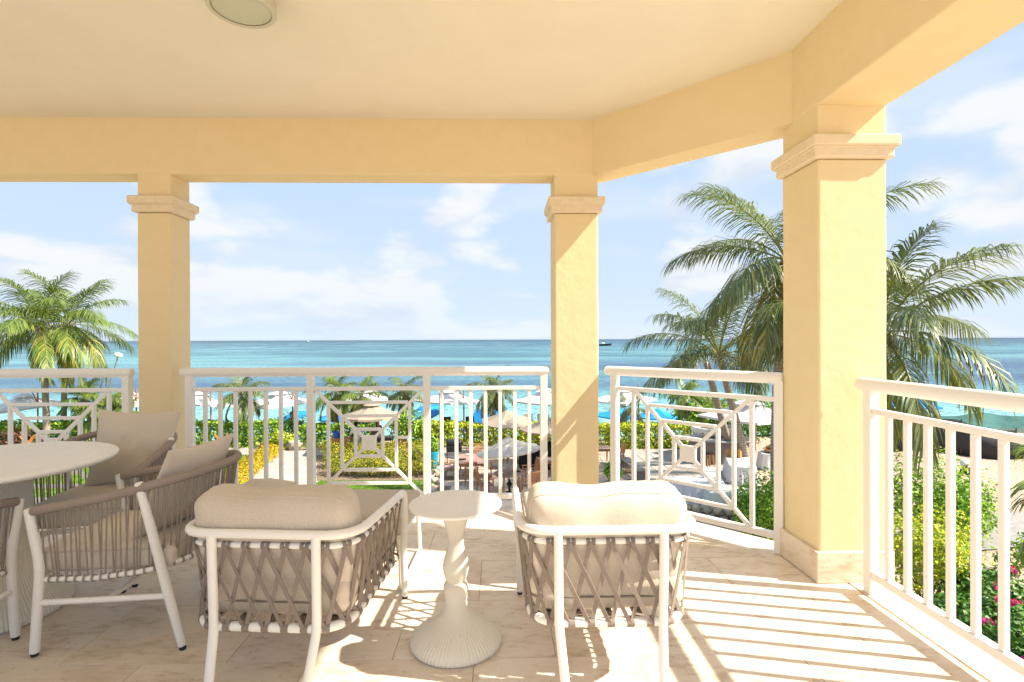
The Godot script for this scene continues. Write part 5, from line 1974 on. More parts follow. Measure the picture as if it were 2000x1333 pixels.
	plate("white plate on the half hidden table", Vector3(2.0, ty, -22.5), 0.2)
	menu("dark menu folder on the left of the rectangular table", Vector3(-1.6, ty, -22.7), 12)
	menu("dark menu folder on the right of the rectangular table", Vector3(-0.7, ty, -23.1), -10)
	menu("dark menu folder on the round table", Vector3(0.62, GROUND + 0.742, -20.55), 25)
	# a kettle grill cart, and the small grill by the post
	var sg := thing("small_grill", "small black grill with a hinged lid and two front bars, left of the rectangular table", "grill", Vector3(-2.15, GROUND, -25.0), 5)
	var gb1 := MB.new()
	gb1.box(Vector3(0, 0.75, 0), Vector3(0.72, 0.3, 0.5), 0.03)
	part("firebox", gb1, M.black, sg)
	var gl := MB.new()
	gl.cushion(Vector3(0.72, 0.3, 0.5), 0.12, Vector3.ZERO, 3)
	part("lid", gl, M.black, sg, Transform3D(Basis.IDENTITY, Vector3(0, 1.02, 0)))
	for y in [0.62, 0.45]:
		var hb := MB.new()
		hb.tube([Vector3(-0.33, y, 0.30), Vector3(0.33, y, 0.30)], 0.018, 6)
		part("front_bar", hb, M.steel, sg)
	for s in [[-1, -1], [1, -1], [-1, 1], [1, 1]]:
		var l := MB.new()
		l.box(Vector3(0.32 * s[0], 0.3, 0.21 * s[1]), Vector3(0.04, 0.6, 0.04), 0.004)
		part("leg", l, M.black, sg)
	var bg := thing("covered_grill", "large barbecue under a sagging black cover beside the terrace umbrella", "grill", Vector3(1.75, GROUND, -24.0), -8)
	var cov := MB.new()
	cov.cushion(Vector3(1.75, 0.95, 0.75), 0.22, Vector3(0.02, 0.08, 0.05), 8, 0.10, 4)
	for i in cov.v.size():
		var p := cov.v[i]
		cov.v[i].y += 0.16 * smoothstep(0.1, 0.6, p.x) * smoothstep(0.0, 0.3, p.y) - 0.22 * smoothstep(0.2, 0.9, -p.x) * smoothstep(0.0, 0.4, p.y)
	part("cover", cov, M.black_cloth, bg, Transform3D(Basis.IDENTITY, Vector3(0, 0.52, 0)))
	for s in [-0.6, 0.6]:
		var wh := MB.new()
		wh.lathe([Vector2(0.02, -0.03), Vector2(0.10, -0.035), Vector2(0.12, 0.0), Vector2(0.10, 0.035), Vector2(0.02, 0.03)], 14)
		part("wheel", wh, M.rubber, bg, Transform3D(Basis(Vector3.RIGHT, PI * 0.5), Vector3(s, 0.12, 0.2)))
	# grill station with the man in white
	var cart := thing("wooden_cart", "orange wooden cart left of the man in white, a blue tub on it", "cart", Vector3(-7.95, GROUND, -26.8), 0)
	for k in 5:
		var sl := MB.new()
		sl.box(Vector3(0, 0.16 + k * 0.165, 0.24), Vector3(0.9, 0.14, 0.02), 0.003)
		part("slat", sl, M.orange_wood, cart)
	var ct := MB.new()
	ct.box(Vector3(0, 0.95, 0), Vector3(0.98, 0.04, 0.55), 0.005)
	part("cart_top", ct, M.orange_wood, cart)
	for s in [[-1, -1], [1, -1], [-1, 1], [1, 1]]:
		var l := MB.new()
		l.box(Vector3(0.44 * s[0], 0.465, 0.215 * s[1]), Vector3(0.05, 0.93, 0.028), 0.004)
		part("leg", l, M.orange_wood, cart)
	var tub := MB.new()
	tub.lathe([Vector2(0.001, 0.01), Vector2(0.17, 0.0), Vector2(0.20, 0.02), Vector2(0.25, 0.28), Vector2(0.265, 0.285), Vector2(0.265, 0.30), Vector2(0.24, 0.30), Vector2(0.19, 0.05), Vector2(0.001, 0.04)], 24)
	var tb := part("blue_tub", tub, M.blue_plastic, self)
	tb.position = Vector3(-8.12, GROUND + 0.97, -26.8)
	tag(tb, "bright blue tub standing on the wooden cart", "tub")
	var gr := thing("charcoal_grill", "steel charcoal grill table between the man in white and the stool table", "grill", Vector3(-6.05, GROUND, -27.0))
	var gtop := MB.new()
	gtop.box(Vector3(0, 0.9, 0), Vector3(1.3, 0.16, 0.65), 0.02)
	part("firebox", gtop, M.black, gr)
	for k in 9:
		var b := MB.new()
		b.tube([Vector3(-0.58 + k * 0.145, 0.985, -0.28), Vector3(-0.58 + k * 0.145, 0.985, 0.28)], 0.012, 5)
		part("grate_bar", b, M.steel, gr)
	for s in [[-1, -1], [1, -1], [-1, 1], [1, 1]]:
		var l := MB.new()
		l.box(Vector3(0.58 * s[0], 0.41, 0.26 * s[1]), Vector3(0.05, 0.82, 0.05), 0.004)
		part("leg", l, M.steel, gr)
	var stt := thing("stool_table", "small high table with a grey round top on a yellow wooden stand", "table", Vector3(-5.0, GROUND, -27.2))
	var tt := MB.new()
	tt.lathe([Vector2(0.02, 0.86), Vector2(0.36, 0.86), Vector2(0.38, 0.885), Vector2(0.37, 0.91), Vector2(0.02, 0.915)], 24)
	part("table_top", tt, M.grey_wood, stt)
	for k in 3:
		var l := MB.new()
		var a := TAU * k / 3.0 + 0.4
		l.bar(Vector3(cos(a) * 0.30, 0, sin(a) * 0.30), Vector3(cos(a) * 0.10, 0.87, sin(a) * 0.10), 0.07, 0.05, 0.005)
		part("leg", l, M.orange_wood, stt)
	# folding stands
	for e in [[-14.6, -28.2, "orange wooden folding stand on the path by the hedge"], [-24.6, -28.3, "orange wooden folding stand at the far left, behind the dining table"]]:
		var fs := thing("folding_stand", e[2], "stand", Vector3(e[0], GROUND, e[1]), 25, "wooden folding stands")
		for s in [-1.0, 1.0]:
			for t in [-1.0, 1.0]:
				var l := MB.new()
				l.bar(Vector3(0.32 * t, 0, 0.2 * s), Vector3(-0.28 * t, 0.95, 0.2 * s - 0.02 * t), 0.045, 0.025, 0.003, Vector3.BACK)
				part("leg", l, M.orange_wood, fs)
		for t in [-1.0, 1.0]:
			var l := MB.new()
			l.bar(Vector3(0.28 * t, 0.94, -0.24), Vector3(0.28 * t, 0.94, 0.24), 0.04, 0.03, 0.003)
			part("cross_bar", l, M.orange_wood, fs)
	# planter and boulders
	var pl := thing("planter", "tall blue glazed planter with a spiky plant, at the terrace's left corner", "planter", Vector3(-3.0, GROUND, -23.7))
	var pot := MB.new()
	pot.lathe([Vector2(0.001, 0.0), Vector2(0.16, 0.0), Vector2(0.18, 0.03), Vector2(0.24, 0.5), Vector2(0.27, 0.85), Vector2(0.29, 0.9), Vector2(0.27, 0.92), Vector2(0.24, 0.86), Vector2(0.001, 0.84)], 28)
	part("pot", pot, M.planter_glaze, pl)
	rng.seed = 91
	var pf := MB.new()
	blob_leaves(pf, Vector3(0, 1.15, 0), Vector3(0.28, 0.4, 0.28), 260, 0.26, 0.045, FRESH, 0.2)
	part("foliage", pf, M.leaf, pl).set_meta("kind", "stuff")
	var edging := thing("rock_edging", "row of pale rocks along the terrace's left side", "rocks", Vector3(-2.75, GROUND, -23.0))
	for k in 16:
		rock(Vector3(rng.randf_range(-0.3, 0.35), 0.06, -1.2 + k * 0.32), Vector3(rng.randf_range(0.12, 0.24), rng.randf_range(0.10, 0.17), rng.randf_range(0.12, 0.22)), 400 + k, edging)
	var wall := thing("stone_wall", "low wall of rough pale stones below the buffet", "wall", Vector3(6.9, GROUND, -17.0), -23)
	for j in 2:
		for k in 9:
			rock(Vector3(-1.35 + k * 0.33 + j * 0.16, 0.10 + j * 0.2, rng.randf_range(-0.05, 0.05)), Vector3(rng.randf_range(0.15, 0.2), rng.randf_range(0.11, 0.14), 0.17), 440 + j * 20 + k, wall)
	var bl := thing("boulder", "grey boulder beside the yellow-leaved bush", "boulder", Vector3(-11.1, GROUND, -28.9))
	rock(Vector3(0, 0.2, 0), Vector3(0.5, 0.32, 0.4), 480, bl)
	# bench
	var be := thing("bench", "grey plank bench right of the middle column", "bench", Vector3(5.75, GROUND, -22.9), 4)
	for k in 3:
		var p := MB.new()
		p.box(Vector3(-0.16 + k * 0.16, 0.44, 0), Vector3(0.15, 0.04, 2.5), 0.006)
		part("plank", p, M.grey_wood, be)
	for s in [-1.0, 1.0]:
		var l := MB.new()
		l.box(Vector3(0, 0.21, 1.0 * s), Vector3(0.42, 0.42, 0.06), 0.006)
		part("leg", l, M.grey_wood, be)
	# the bar
	var bar := thing("bar_counter", "brown bar counter with a speckled stone top", "bar", Vector3(10.5, GROUND, -25.3), -12)
	var bw := MB.new()
	bw.lathe([Vector2(0.95, 0.0), Vector2(0.95, 1.05), Vector2(0.9, 1.06)], 40)
	for i in bw.v.size():
		bw.v[i].x *= 1.45
	part("front", bw, M.bar_wall, bar)
	var bt := MB.new()
	bt.lathe([Vector2(0.01, 1.05), Vector2(1.12, 1.05), Vector2(1.15, 1.07), Vector2(1.15, 1.10), Vector2(1.12, 1.115), Vector2(0.01, 1.115)], 40)
	for i in bt.v.size():
		bt.v[i].x *= 1.4
	part("counter_top", bt, M.counter, bar)
	var hull := MB.new()
	hull.sheet(24, 10, func(u: float, v: float) -> Vector3:
		var x := -1.25 + 2.5 * u
		var wd := 0.5 * pow(maxf(0.0, 1.0 - pow(absf(u * 2.0 - 1.0), 2.4)), 0.7)
		var a := (v - 0.5) * PI
		return Vector3(x, 0.42 - cos(a) * 0.40 * (0.35 + 0.65 * wd / 0.5) + 0.12 * pow(absf(u * 2.0 - 1.0), 3.0), sin(a) * wd))
	hull.tube(round_path([Vector3(-1.25, 0.53, 0), Vector3(-0.7, 0.43, 0.47), Vector3(0.7, 0.43, 0.47), Vector3(1.25, 0.53, 0), Vector3(0.7, 0.43, -0.47), Vector3(-0.7, 0.43, -0.47)], 0.5, 6, true), 0.045, 6, true)
	var boat := thing("serving_boat", "white boat-shaped buffet with a dark wooden inside, on the bar", "boat", Vector3(10.35, GROUND + 1.12, -25.4), 10)
	part("hull", hull, M.white_gloss, boat)
	var thw := MB.new()
	thw.box(Vector3(0, 0.24, 0), Vector3(1.7, 0.03, 0.62), 0.004)
	part("inside_board", thw, M.dark_wood, boat)
	var st := thing("bar_stool", "bar stool with a dark round seat and splayed orange legs", "stool", Vector3(9.35, GROUND, -23.6))
	var ss := MB.new()
	ss.lathe([Vector2(0.001, 0.72), Vector2(0.24, 0.72), Vector2(0.27, 0.75), Vector2(0.26, 0.79), Vector2(0.001, 0.80)], 24)
	part("seat", ss, M.black_cloth, st)
	for k in 4:
		var l := MB.new()
		var a := TAU * k / 4.0 + 0.6
		l.bar(Vector3(cos(a) * 0.26, 0, sin(a) * 0.26), Vector3(cos(a) * 0.17, 0.72, sin(a) * 0.17), 0.05, 0.04, 0.004)
		part("leg", l, M.orange_wood, st)
	# buffet
	draped("buffet table under a white cloth hanging in folds, in front of the bar", Vector3(7.1, GROUND, -18.9), 1.75, 1.1, 0.76, -14, M.linen, 3)
	draped("round table under a pale green cloth in front of the buffet", Vector3(7.75, GROUND, -17.9), 1.5, 1.5, 0.70, 0, M.linen_green, 4, true)
	draped("white-clothed table with paper bags, beside the slanting palm trunks", Vector3(10.0, GROUND, -21.9), 1.0, 2.3, 0.76, -18, M.linen, 5)
	draped("white-clothed table with the food basket, in the shade on the right", Vector3(12.6, GROUND, -23.4), 1.9, 0.9, 0.76, -10, M.linen, 6)
	var cd := thing("chafing_dish", "glass-domed serving dish at the corner of the buffet table", "serving dish", Vector3(7.75, GROUND + 0.765, -19.4), 0)
	var cb := MB.new()
	cb.box(Vector3(0, 0.06, 0), Vector3(0.62, 0.12, 0.42), 0.02)
	part("tray", cb, M.white_gloss, cd)
	var dome := MB.new()
	dome.cushion(Vector3(0.6, 0.26, 0.4), 0.11, Vector3.ZERO, 3)
	var glass := plain(Color(0.75, 0.82, 0.85), 0.06)
	glass.transparency = BaseMaterial3D.TRANSPARENCY_ALPHA
	glass.albedo_color.a = 0.35
	part("dome", dome, glass, cd, Transform3D(Basis.IDENTITY, Vector3(0, 0.22, 0)))
	for k in 4:
		var pb := thing("paper_bag", "brown paper bag on the white-clothed table, %s of four in the row" % ["first", "second", "third", "last"][k], "paper bag", Vector3(9.85 + k * 0.13, GROUND + 0.765, -22.75 + k * 0.10), 12 * k, "paper bags on the white-clothed table")
		var m := MB.new()
		m.box(Vector3(0, 0.16, 0), Vector3(0.17, 0.32, 0.11), 0.006)
		part("bag", m, M.paper_bag, pb)
		var hd := MB.new()
		hd.tube(round_path([Vector3(-0.04, 0.31, 0), Vector3(-0.03, 0.41, 0), Vector3(0.03, 0.41, 0), Vector3(0.04, 0.31, 0)], 0.03, 3), 0.006, 5)
		part("handle", hd, M.paper_bag, pb)
	var bk := thing("food_basket", "heaped basket of bread on the white-clothed table on the right", "basket", Vector3(12.3, GROUND + 0.765, -23.5))
	var bsk := MB.new()
	bsk.lathe([Vector2(0.001, 0.0), Vector2(0.40, 0.0), Vector2(0.48, 0.14), Vector2(0.45, 0.14), Vector2(0.001, 0.10)], 24)
	part("basket", bsk, M.paper_bag, bk)
	rng.seed = 95
	for k in 16:
		var ro := MB.new()
		ro.cushion(Vector3(0.24, 0.15, 0.16), 0.07, Vector3(0, 0.01, 0), 2)
		var a := rng.randf() * TAU
		var rr := rng.randf() * 0.33
		part("bread_roll", ro, plain(Color(0.50, 0.30, 0.13).lerp(Color(0.62, 0.46, 0.26), rng.randf()), 0.8, 0.2), bk, Transform3D(Basis(Vector3.UP, rng.randf() * 3.0), Vector3(cos(a) * rr, 0.17 + (0.35 - rr) * 0.45, sin(a) * rr)))
	var bowl := MB.new()
	bowl.lathe([Vector2(0.001, 0.0), Vector2(0.11, 0.0), Vector2(0.17, 0.08), Vector2(0.18, 0.11), Vector2(0.16, 0.11), Vector2(0.10, 0.03), Vector2(0.001, 0.02)], 20)
	var bo := part("bowl", bowl, plain(Color(0.30, 0.05, 0.03), 0.4), self)
	bo.position = Vector3(13.1, GROUND + 0.765, -23.2)
	tag(bo, "dark red bowl beside the food basket", "bowl")
	# beach chairs behind the hedge
	for e in [[-3.1, -31.6, "dark reclining beach chair behind the hedge, left of the small palm"], [-1.75, -31.6, "dark reclining beach chair behind the hedge, under the white umbrella's right edge"]]:
		var bc := thing("beach_chair", e[2], "beach chair", Vector3(e[0], ground_y(e[0], e[1]), e[1]), 0, "beach chairs behind the hedge")
		var b := MB.new()
		b.bar(Vector3(0, 0.45, 0.1), Vector3(0, 1.45, 0.5), 0.5, 0.04, 0.008, Vector3.BACK)
		part("backrest", b, M.dark_wood, bc)
		var s := MB.new()
		s.box(Vector3(0, 0.42, -0.5), Vector3(0.55, 0.05, 1.2), 0.01)
		part("seat", s, M.dark_wood, bc)
		for q in [[-1, -1.0], [1, -1.0], [-1, 0.0], [1, 0.0]]:
			var l := MB.new()
			l.box(Vector3(0.24 * q[0], 0.2, q[1]), Vector3(0.05, 0.4, 0.05), 0.004)
			part("leg", l, M.dark_wood, bc)
	for e in [[1.75, -31.2, "slatted wooden chair behind the hedge, left one of two by the middle column"], [2.55, -31.2, "slatted wooden chair behind the hedge, right one of two by the middle column"]]:
		copy_of(ch, "patio_chair", Vector3(e[0], ground_y(e[0], e[1]) + 0.45, e[1]), 180 + 12, e[2])
		var deck := MB.new()
		deck.box(Vector3(e[0], ground_y(e[0], e[1]) + 0.2, e[1]), Vector3(0.75, 0.5, 0.9), 0.02)
		var dk := part("deck_block", deck, M.grey_wood, self)
		tag(dk, "low wooden step under the %s slatted chair behind the hedge" % ["left", "right"][0 if e[0] < 2.0 else 1], "step")
	var lo := thing("beach_lounger", "blue padded beach lounger behind the hedge, left of the small palm", "lounger", Vector3(-2.4, ground_y(-2.4, -33.4), -33.4), 0)
	var lm := MB.new()
	lm.cushion(Vector3(3.0, 0.16, 0.9), 0.06, Vector3(0, 0.01, 0), 3)
	part("mattress", lm, M.blue_plastic, lo, Transform3D(Basis.IDENTITY, Vector3(0, 0.75, 0)))
	var lf := MB.new()
	lf.box(Vector3(0, 0.62, 0), Vector3(3.05, 0.08, 0.95), 0.01)
	for s in [-1.4, 1.4]:
		lf.box(Vector3(s, 0.29, 0), Vector3(0.08, 0.58, 0.85), 0.01)
	part("frame", lf, M.white_gloss, lo)
	# fences of netting on the sand
	var fg := thing("netting_fence", "green netting fence across the sand on dark stakes", "fence", Vector3(0, 0, 0))
	var fm := MB.new()
	fm.sheet(60, 4, func(u: float, v: float) -> Vector3:
		var x := 21.5 + 14.0 * u
		var z := -33.6 + 2.0 * u + 0.1 * sin(u * 25.0)
		var top := 1.02 + 0.07 * cos(u * TAU * 5.0)
		return Vector3(x, ground_y(x, z) - 0.1 + (top + 0.1) * v, z))
	part("netting", fm, M.net_green, fg)
	for k in 6:
		var x := 21.6 + k * 2.78
		var z := -33.55 + (x - 21.5) / 7.0
		var y := ground_y(x, z)
		var sm := MB.new()
		sm.tube([Vector3(x, y - 0.2, z), Vector3(x + 0.12, y + (1.55 if k % 2 == 1 else 1.2), z)], 0.025, 6)
		part("stake", sm, M.dark_wood, fg)
	var fb := thing("netting_fence", "sagging black netting fence behind the light green shrub", "fence", Vector3(0, 0, 0))
	var bmn := MB.new()
	bmn.sheet(50, 12, func(u: float, v: float) -> Vector3:
		var x := lerpf(17.6, 24.0, u)
		var z := lerpf(-25.8, -24.2, u) + 0.25 * sin(u * 9.0) * (1.0 - v)
		var top := 2.4 - 1.2 * pow(u, 0.9) + 0.10 * cos(u * TAU * 3.0)
		return Vector3(x + (1.0 - v) * 0.3, ground_y(x, z) - 0.15 + (top + 0.15) * v, z + sin(v * PI) * 0.25))
	part("netting", bmn, M.net_black, fb)
	for k in 4:
		var u := k / 3.0
		var x := lerpf(17.6, 24.0, u)
		var z := lerpf(-25.8, -24.2, u)
		var y := ground_y(x, z)
		var sm := MB.new()
		sm.tube([Vector3(x, y - 0.2, z), Vector3(x + 0.05, y + 2.4 - 1.0 * u, z)], 0.03, 6)
		part("stake", sm, M.dark_wood, fb)
	var pp := MB.new()
	pp.tube([Vector3(0, -0.2, 0), Vector3(0.1, 1.7, 0)], 0.05, 8)
	var ppo := part("fence_post", pp, M.white_gloss, self)
	ppo.position = Vector3(23.4, ground_y(23.4, -28.0), -28.0)
	tag(ppo, "pale slanting post in the sand before the green netting", "post")
	var dw := thing("driftwood", "dark driftwood branch lying across the sand on the right", "driftwood", Vector3(24.6, ground_y(24.6, -25.5), -25.5))
	var dm := MB.new()
	dm.tube([Vector3(-1.4, 0.5, -0.6), Vector3(-0.5, 0.38, -0.2), Vector3(0.3, 0.2, 0.3), Vector3(1.0, 0.02, 0.9)], [0.05, 0.07, 0.08, 0.05], 7)
	dm.tube([Vector3(-0.5, 0.38, -0.2), Vector3(-0.9, 0.75, -0.1)], [0.04, 0.015], 5)
	part("branch", dm, M.dark_wood, dw)
	# boats
	var bt1 := thing("motor_boat", "small dark boat on the sea just right of the middle column", "boat", Vector3(128.0, SEA, -640.0), 0)
	var hm := MB.new()
	hm.sheet(16, 8, func(u: float, v: float) -> Vector3:
		var x := -7.5 + 15.0 * u
		var wd := 1.9 * pow(maxf(0.0, 1.0 - pow(u, 3.0)), 0.6)
		var a := (v - 0.5) * PI
		return Vector3(x, 2.0 - cos(a) * 2.3 + 0.9 * u * u, sin(a) * wd))
	part("hull", hm, M.black, bt1)
	var hd1 := MB.new()
	hd1.box(Vector3(-1.0, 1.9, 0), Vector3(11.5, 0.25, 3.0), 0.05)
	part("deck", hd1, M.grey_wood, bt1)
	var hc := MB.new()
	hc.box(Vector3(-3.0, 3.1, 0), Vector3(4.0, 2.0, 2.4), 0.3)
	part("cabin", hc, M.white_gloss, bt1)
	var bt2 := thing("sail_boat", "tiny white boat on the horizon left of the middle", "boat", Vector3(-820.0, SEA, -2300.0), 0)
	var h2 := MB.new()
	h2.sheet(12, 6, func(u: float, v: float) -> Vector3:
		var x := -9.0 + 18.0 * u
		var wd := 2.2 * pow(maxf(0.0, 1.0 - pow(u, 3.0)), 0.6)
		var a := (v - 0.5) * PI
		return Vector3(x, 2.2 - cos(a) * 2.4, sin(a) * wd))
	part("hull", h2, M.white_gloss, bt2)
	var sl2 := MB.new()
	sl2.box(Vector3(-1.0, 4.2, 0), Vector3(8.0, 3.6, 2.6), 0.8)
	part("cabin", sl2, M.white_gloss, bt2)


# ---------------------------------------------------------------- people
func body_mesh(bones: Array, cell: float, k: float) -> MB:
	# bones: [a, b, ra, rb, colour]; surface nets over the smooth union of tapered capsules
	var lo := Vector3(1e9, 1e9, 1e9)
	var hi := -lo
	for b in bones:
		var r: float = maxf(b[2], b[3]) + cell * 2.0
		for p in [b[0], b[1]]:
			lo = lo.min(p - Vector3.ONE * r)
			hi = hi.max(p + Vector3.ONE * r)
	var dim := Vector3i(((hi - lo) / cell).ceil()) + Vector3i.ONE
	var nx := dim.x
	var ny := dim.y
	var nz := dim.z
	var val := PackedFloat32Array()
	val.resize(nx * ny * nz)
	val.fill(1.0)
	var acc := PackedFloat32Array()
	acc.resize(nx * ny * nz)
	for b in bones:
		var a: Vector3 = b[0]
		var e: Vector3 = b[1]
		var ra: float = b[2]
		var rb: float = b[3]
		var r := maxf(ra, rb) + k * 2.5 + cell
		var l := Vector3i(((a.min(e) - Vector3.ONE * r - lo) / cell).floor()).clamp(Vector3i.ZERO, dim - Vector3i.ONE)
		var h := Vector3i(((a.max(e) + Vector3.ONE * r - lo) / cell).ceil()).clamp(Vector3i.ZERO, dim - Vector3i.ONE)
		var ab := e - a
		var len2 := maxf(ab.length_squared(), 1e-9)
		for z in range(l.z, h.z + 1):
			for y in range(l.y, h.y + 1):
				var row := (z * ny + y) * nx
				for x in range(l.x, h.x + 1):
					var p := lo + Vector3(x, y, z) * cell
					var t := clampf((p - a).dot(ab) / len2, 0.0, 1.0)
					var d := p.distance_to(a + ab * t) - lerpf(ra, rb, t)
					acc[row + x] += exp(-maxf(d, -0.5) / k)
	for i in val.size():
		if acc[i] > 1e-12:
			val[i] = -k * log(acc[i])
	var mb := MB.new()
	mb.colored = true
	var id := {}
	var corners := [Vector3i(0, 0, 0), Vector3i(1, 0, 0), Vector3i(0, 1, 0), Vector3i(1, 1, 0), Vector3i(0, 0, 1), Vector3i(1, 0, 1), Vector3i(0, 1, 1), Vector3i(1, 1, 1)]
	var edges := [[0, 1], [2, 3], [4, 5], [6, 7], [0, 2], [1, 3], [4, 6], [5, 7], [0, 4], [1, 5], [2, 6], [3, 7]]
	for z in nz - 1:
		for y in ny - 1:
			for x in nx - 1:
				var v8 := []
				var neg := 0
				for c in corners:
					var f := val[((z + c.z) * ny + y + c.y) * nx + x + c.x]
					v8.append(f)
					if f < 0.0:
						neg += 1
				if neg == 0 or neg == 8:
					continue
				var s := Vector3.ZERO
				var m := 0
				for e in edges:
					var f0: float = v8[e[0]]
					var f1: float = v8[e[1]]
					if (f0 < 0.0) != (f1 < 0.0):
						s += Vector3(corners[e[0]]).lerp(Vector3(corners[e[1]]), f0 / (f0 - f1))
						m += 1
				var p := lo + (Vector3(x, y, z) + s / m) * cell
				var g := Vector3(v8[1] + v8[3] + v8[5] + v8[7] - v8[0] - v8[2] - v8[4] - v8[6], v8[2] + v8[3] + v8[6] + v8[7] - v8[0] - v8[1] - v8[4] - v8[5], v8[4] + v8[5] + v8[6] + v8[7] - v8[0] - v8[1] - v8[2] - v8[3])
				var best := 1e9
				for b in bones:
					var q := Geometry3D.get_closest_point_to_segment(p, b[0], b[1])
					var d := p.distance_to(q) - maxf(b[2], b[3])
					if d < best:
						best = d
						mb.col = b[4]
				id[Vector3i(x, y, z)] = mb.vert(p, g)
	var ax := [Vector3i(1, 0, 0), Vector3i(0, 1, 0), Vector3i(0, 0, 1)]
	for c in id.keys():
		for a in 3:
			var u: Vector3i = ax[(a + 1) % 3]
			var w: Vector3i = ax[(a + 2) % 3]
			var i0 := val[(c.z * ny + c.y) * nx + c.x]
			var n1: Vector3i = c + ax[a]
			var i1 := val[(n1.z * ny + n1.y) * nx + n1.x]
			if (i0 < 0.0) == (i1 < 0.0):
				continue
			if not (id.has(c - u) and id.has(c - w) and id.has(c - u - w)):
				continue
			var q := [id[c], id[c - u], id[c - u - w], id[c - w]]
			if i0 >= 0.0:
				q.reverse()
			mb.tri_i(q[0], q[1], q[2])
			mb.tri_i(q[0], q[2], q[3])
	return mb


func person(label: String, at: Vector3, turn: float, J: Dictionary, cl: Dictionary, long_hair := false, cap := Color(0, 0, 0, 0)) -> void:
	# J: joints, the figure faces -z; cl: colours
	var skin: Color = cl.skin
	var B := []
	var up: Vector3 = (J.neck - J.hip).normalized()
	var side: Vector3 = (J.sh_r - J.sh_l).normalized()
	B.append([J.hip - side * 0.07, J.hip + side * 0.07, 0.125, 0.125, cl.legs])
	B.append([J.hip, J.chest, 0.125, 0.145, cl.top])
	B.append([J.chest - side * 0.08, J.chest + side * 0.08, 0.12, 0.12, cl.top])
	B.append([J.sh_l + side * 0.03, J.sh_r - side * 0.03, 0.075, 0.075, cl.top])
	B.append([J.neck - up * 0.06, J.head - up * 0.06, 0.055, 0.05, skin])
	for s in ["l", "r"]:
		B.append([J["sh_" + s], J["el_" + s], 0.058, 0.045, cl.top])
		B.append([J["el_" + s], J["wr_" + s], 0.042, 0.03, cl.get("fore", skin)])
		B.append([J["hp_" + s], J["kn_" + s], 0.09, 0.062, cl.legs])
		B.append([J["kn_" + s], J["an_" + s], 0.058, 0.04, cl.get("shin", skin)])
		B.append([J["an_" + s] + Vector3(0, -0.03, 0.03), J["an_" + s] + Vector3(0, -0.045, -0.15), 0.045, 0.035, cl.shoe])
		# palm and five fingers
		var hd: Vector3 = (J["wr_" + s] - J["el_" + s]).normalized()
		var sd := hd.cross(Vector3.FORWARD)
		if sd.length() < 0.2:
			sd = hd.cross(Vector3.RIGHT)
		sd = sd.normalized()
		var pm: Vector3 = J["wr_" + s] + hd * 0.08
		var hand: Color = cl.get("hand", skin)
		B.append([J["wr_" + s], pm, 0.030, 0.036, hand])
		for f in 4:
			var r := pm + sd * (f - 1.5) * 0.02
			B.append([r, r + hd * (0.075 - 0.008 * absf(f - 1.2)) + sd.cross(hd) * 0.02, 0.010, 0.008, hand])
		B.append([J["wr_" + s] + hd * 0.03 + sd * 0.025, J["wr_" + s] + hd * 0.07 + sd * 0.06, 0.012, 0.009, hand])
	# head: skull, jaw, nose, ears
	var fw: Vector3 = J.get("look", Vector3(0, 0, -1))
	var hs := fw.cross(Vector3.UP).normalized()
	B.append([J.head + Vector3(0, 0.03, 0) - fw * 0.02, J.head + Vector3(0, 0.03, 0) + fw * 0.02, 0.092, 0.088, skin])
	B.append([J.head - Vector3(0, 0.03, 0) + fw * 0.02, J.head - Vector3(0, 0.075, 0) + fw * 0.045, 0.07, 0.045, skin])
	B.append([J.head + fw * 0.095, J.head + fw * 0.115 - Vector3(0, 0.025, 0), 0.012, 0.017, skin])
	for e in [-1.0, 1.0]:
		B.append([J.head + hs * 0.09 * e + Vector3(0, 0.015, 0), J.head + hs * 0.092 * e - Vector3(0, 0.02, 0), 0.016, 0.012, skin])
	var o := thing("person", label, "person", at, turn)
	part("body", body_mesh(B, 0.027, 0.016), M.body, o)
	var H := [[J.head + Vector3(0, 0.055, 0) - fw * 0.035, J.head + Vector3(0, 0.06, 0) + fw * 0.02, 0.098, 0.09, cl.hair], [J.head - fw * 0.06 + Vector3(0, 0.0, 0), J.head - fw * 0.05 - Vector3(0, 0.05, 0), 0.075, 0.06, cl.hair]]
	if long_hair:
		H.append([J.head - fw * 0.06, J.head - fw * 0.09 - Vector3(0, 0.30, 0), 0.085, 0.06, cl.hair])
	part("hair", body_mesh(H, 0.02, 0.01), M.body, o)
	if cap.a > 0.0:
		var C := [[J.head + Vector3(0, 0.085, 0) - fw * 0.02, J.head + Vector3(0, 0.085, 0) + fw * 0.02, 0.103, 0.10, cap], [J.head + Vector3(0, 0.075, 0) + fw * 0.10, J.head + Vector3(0, 0.065, 0) + fw * 0.17, 0.02, 0.012, cap]]
		part("cap", body_mesh(C, 0.02, 0.02), M.body, o)


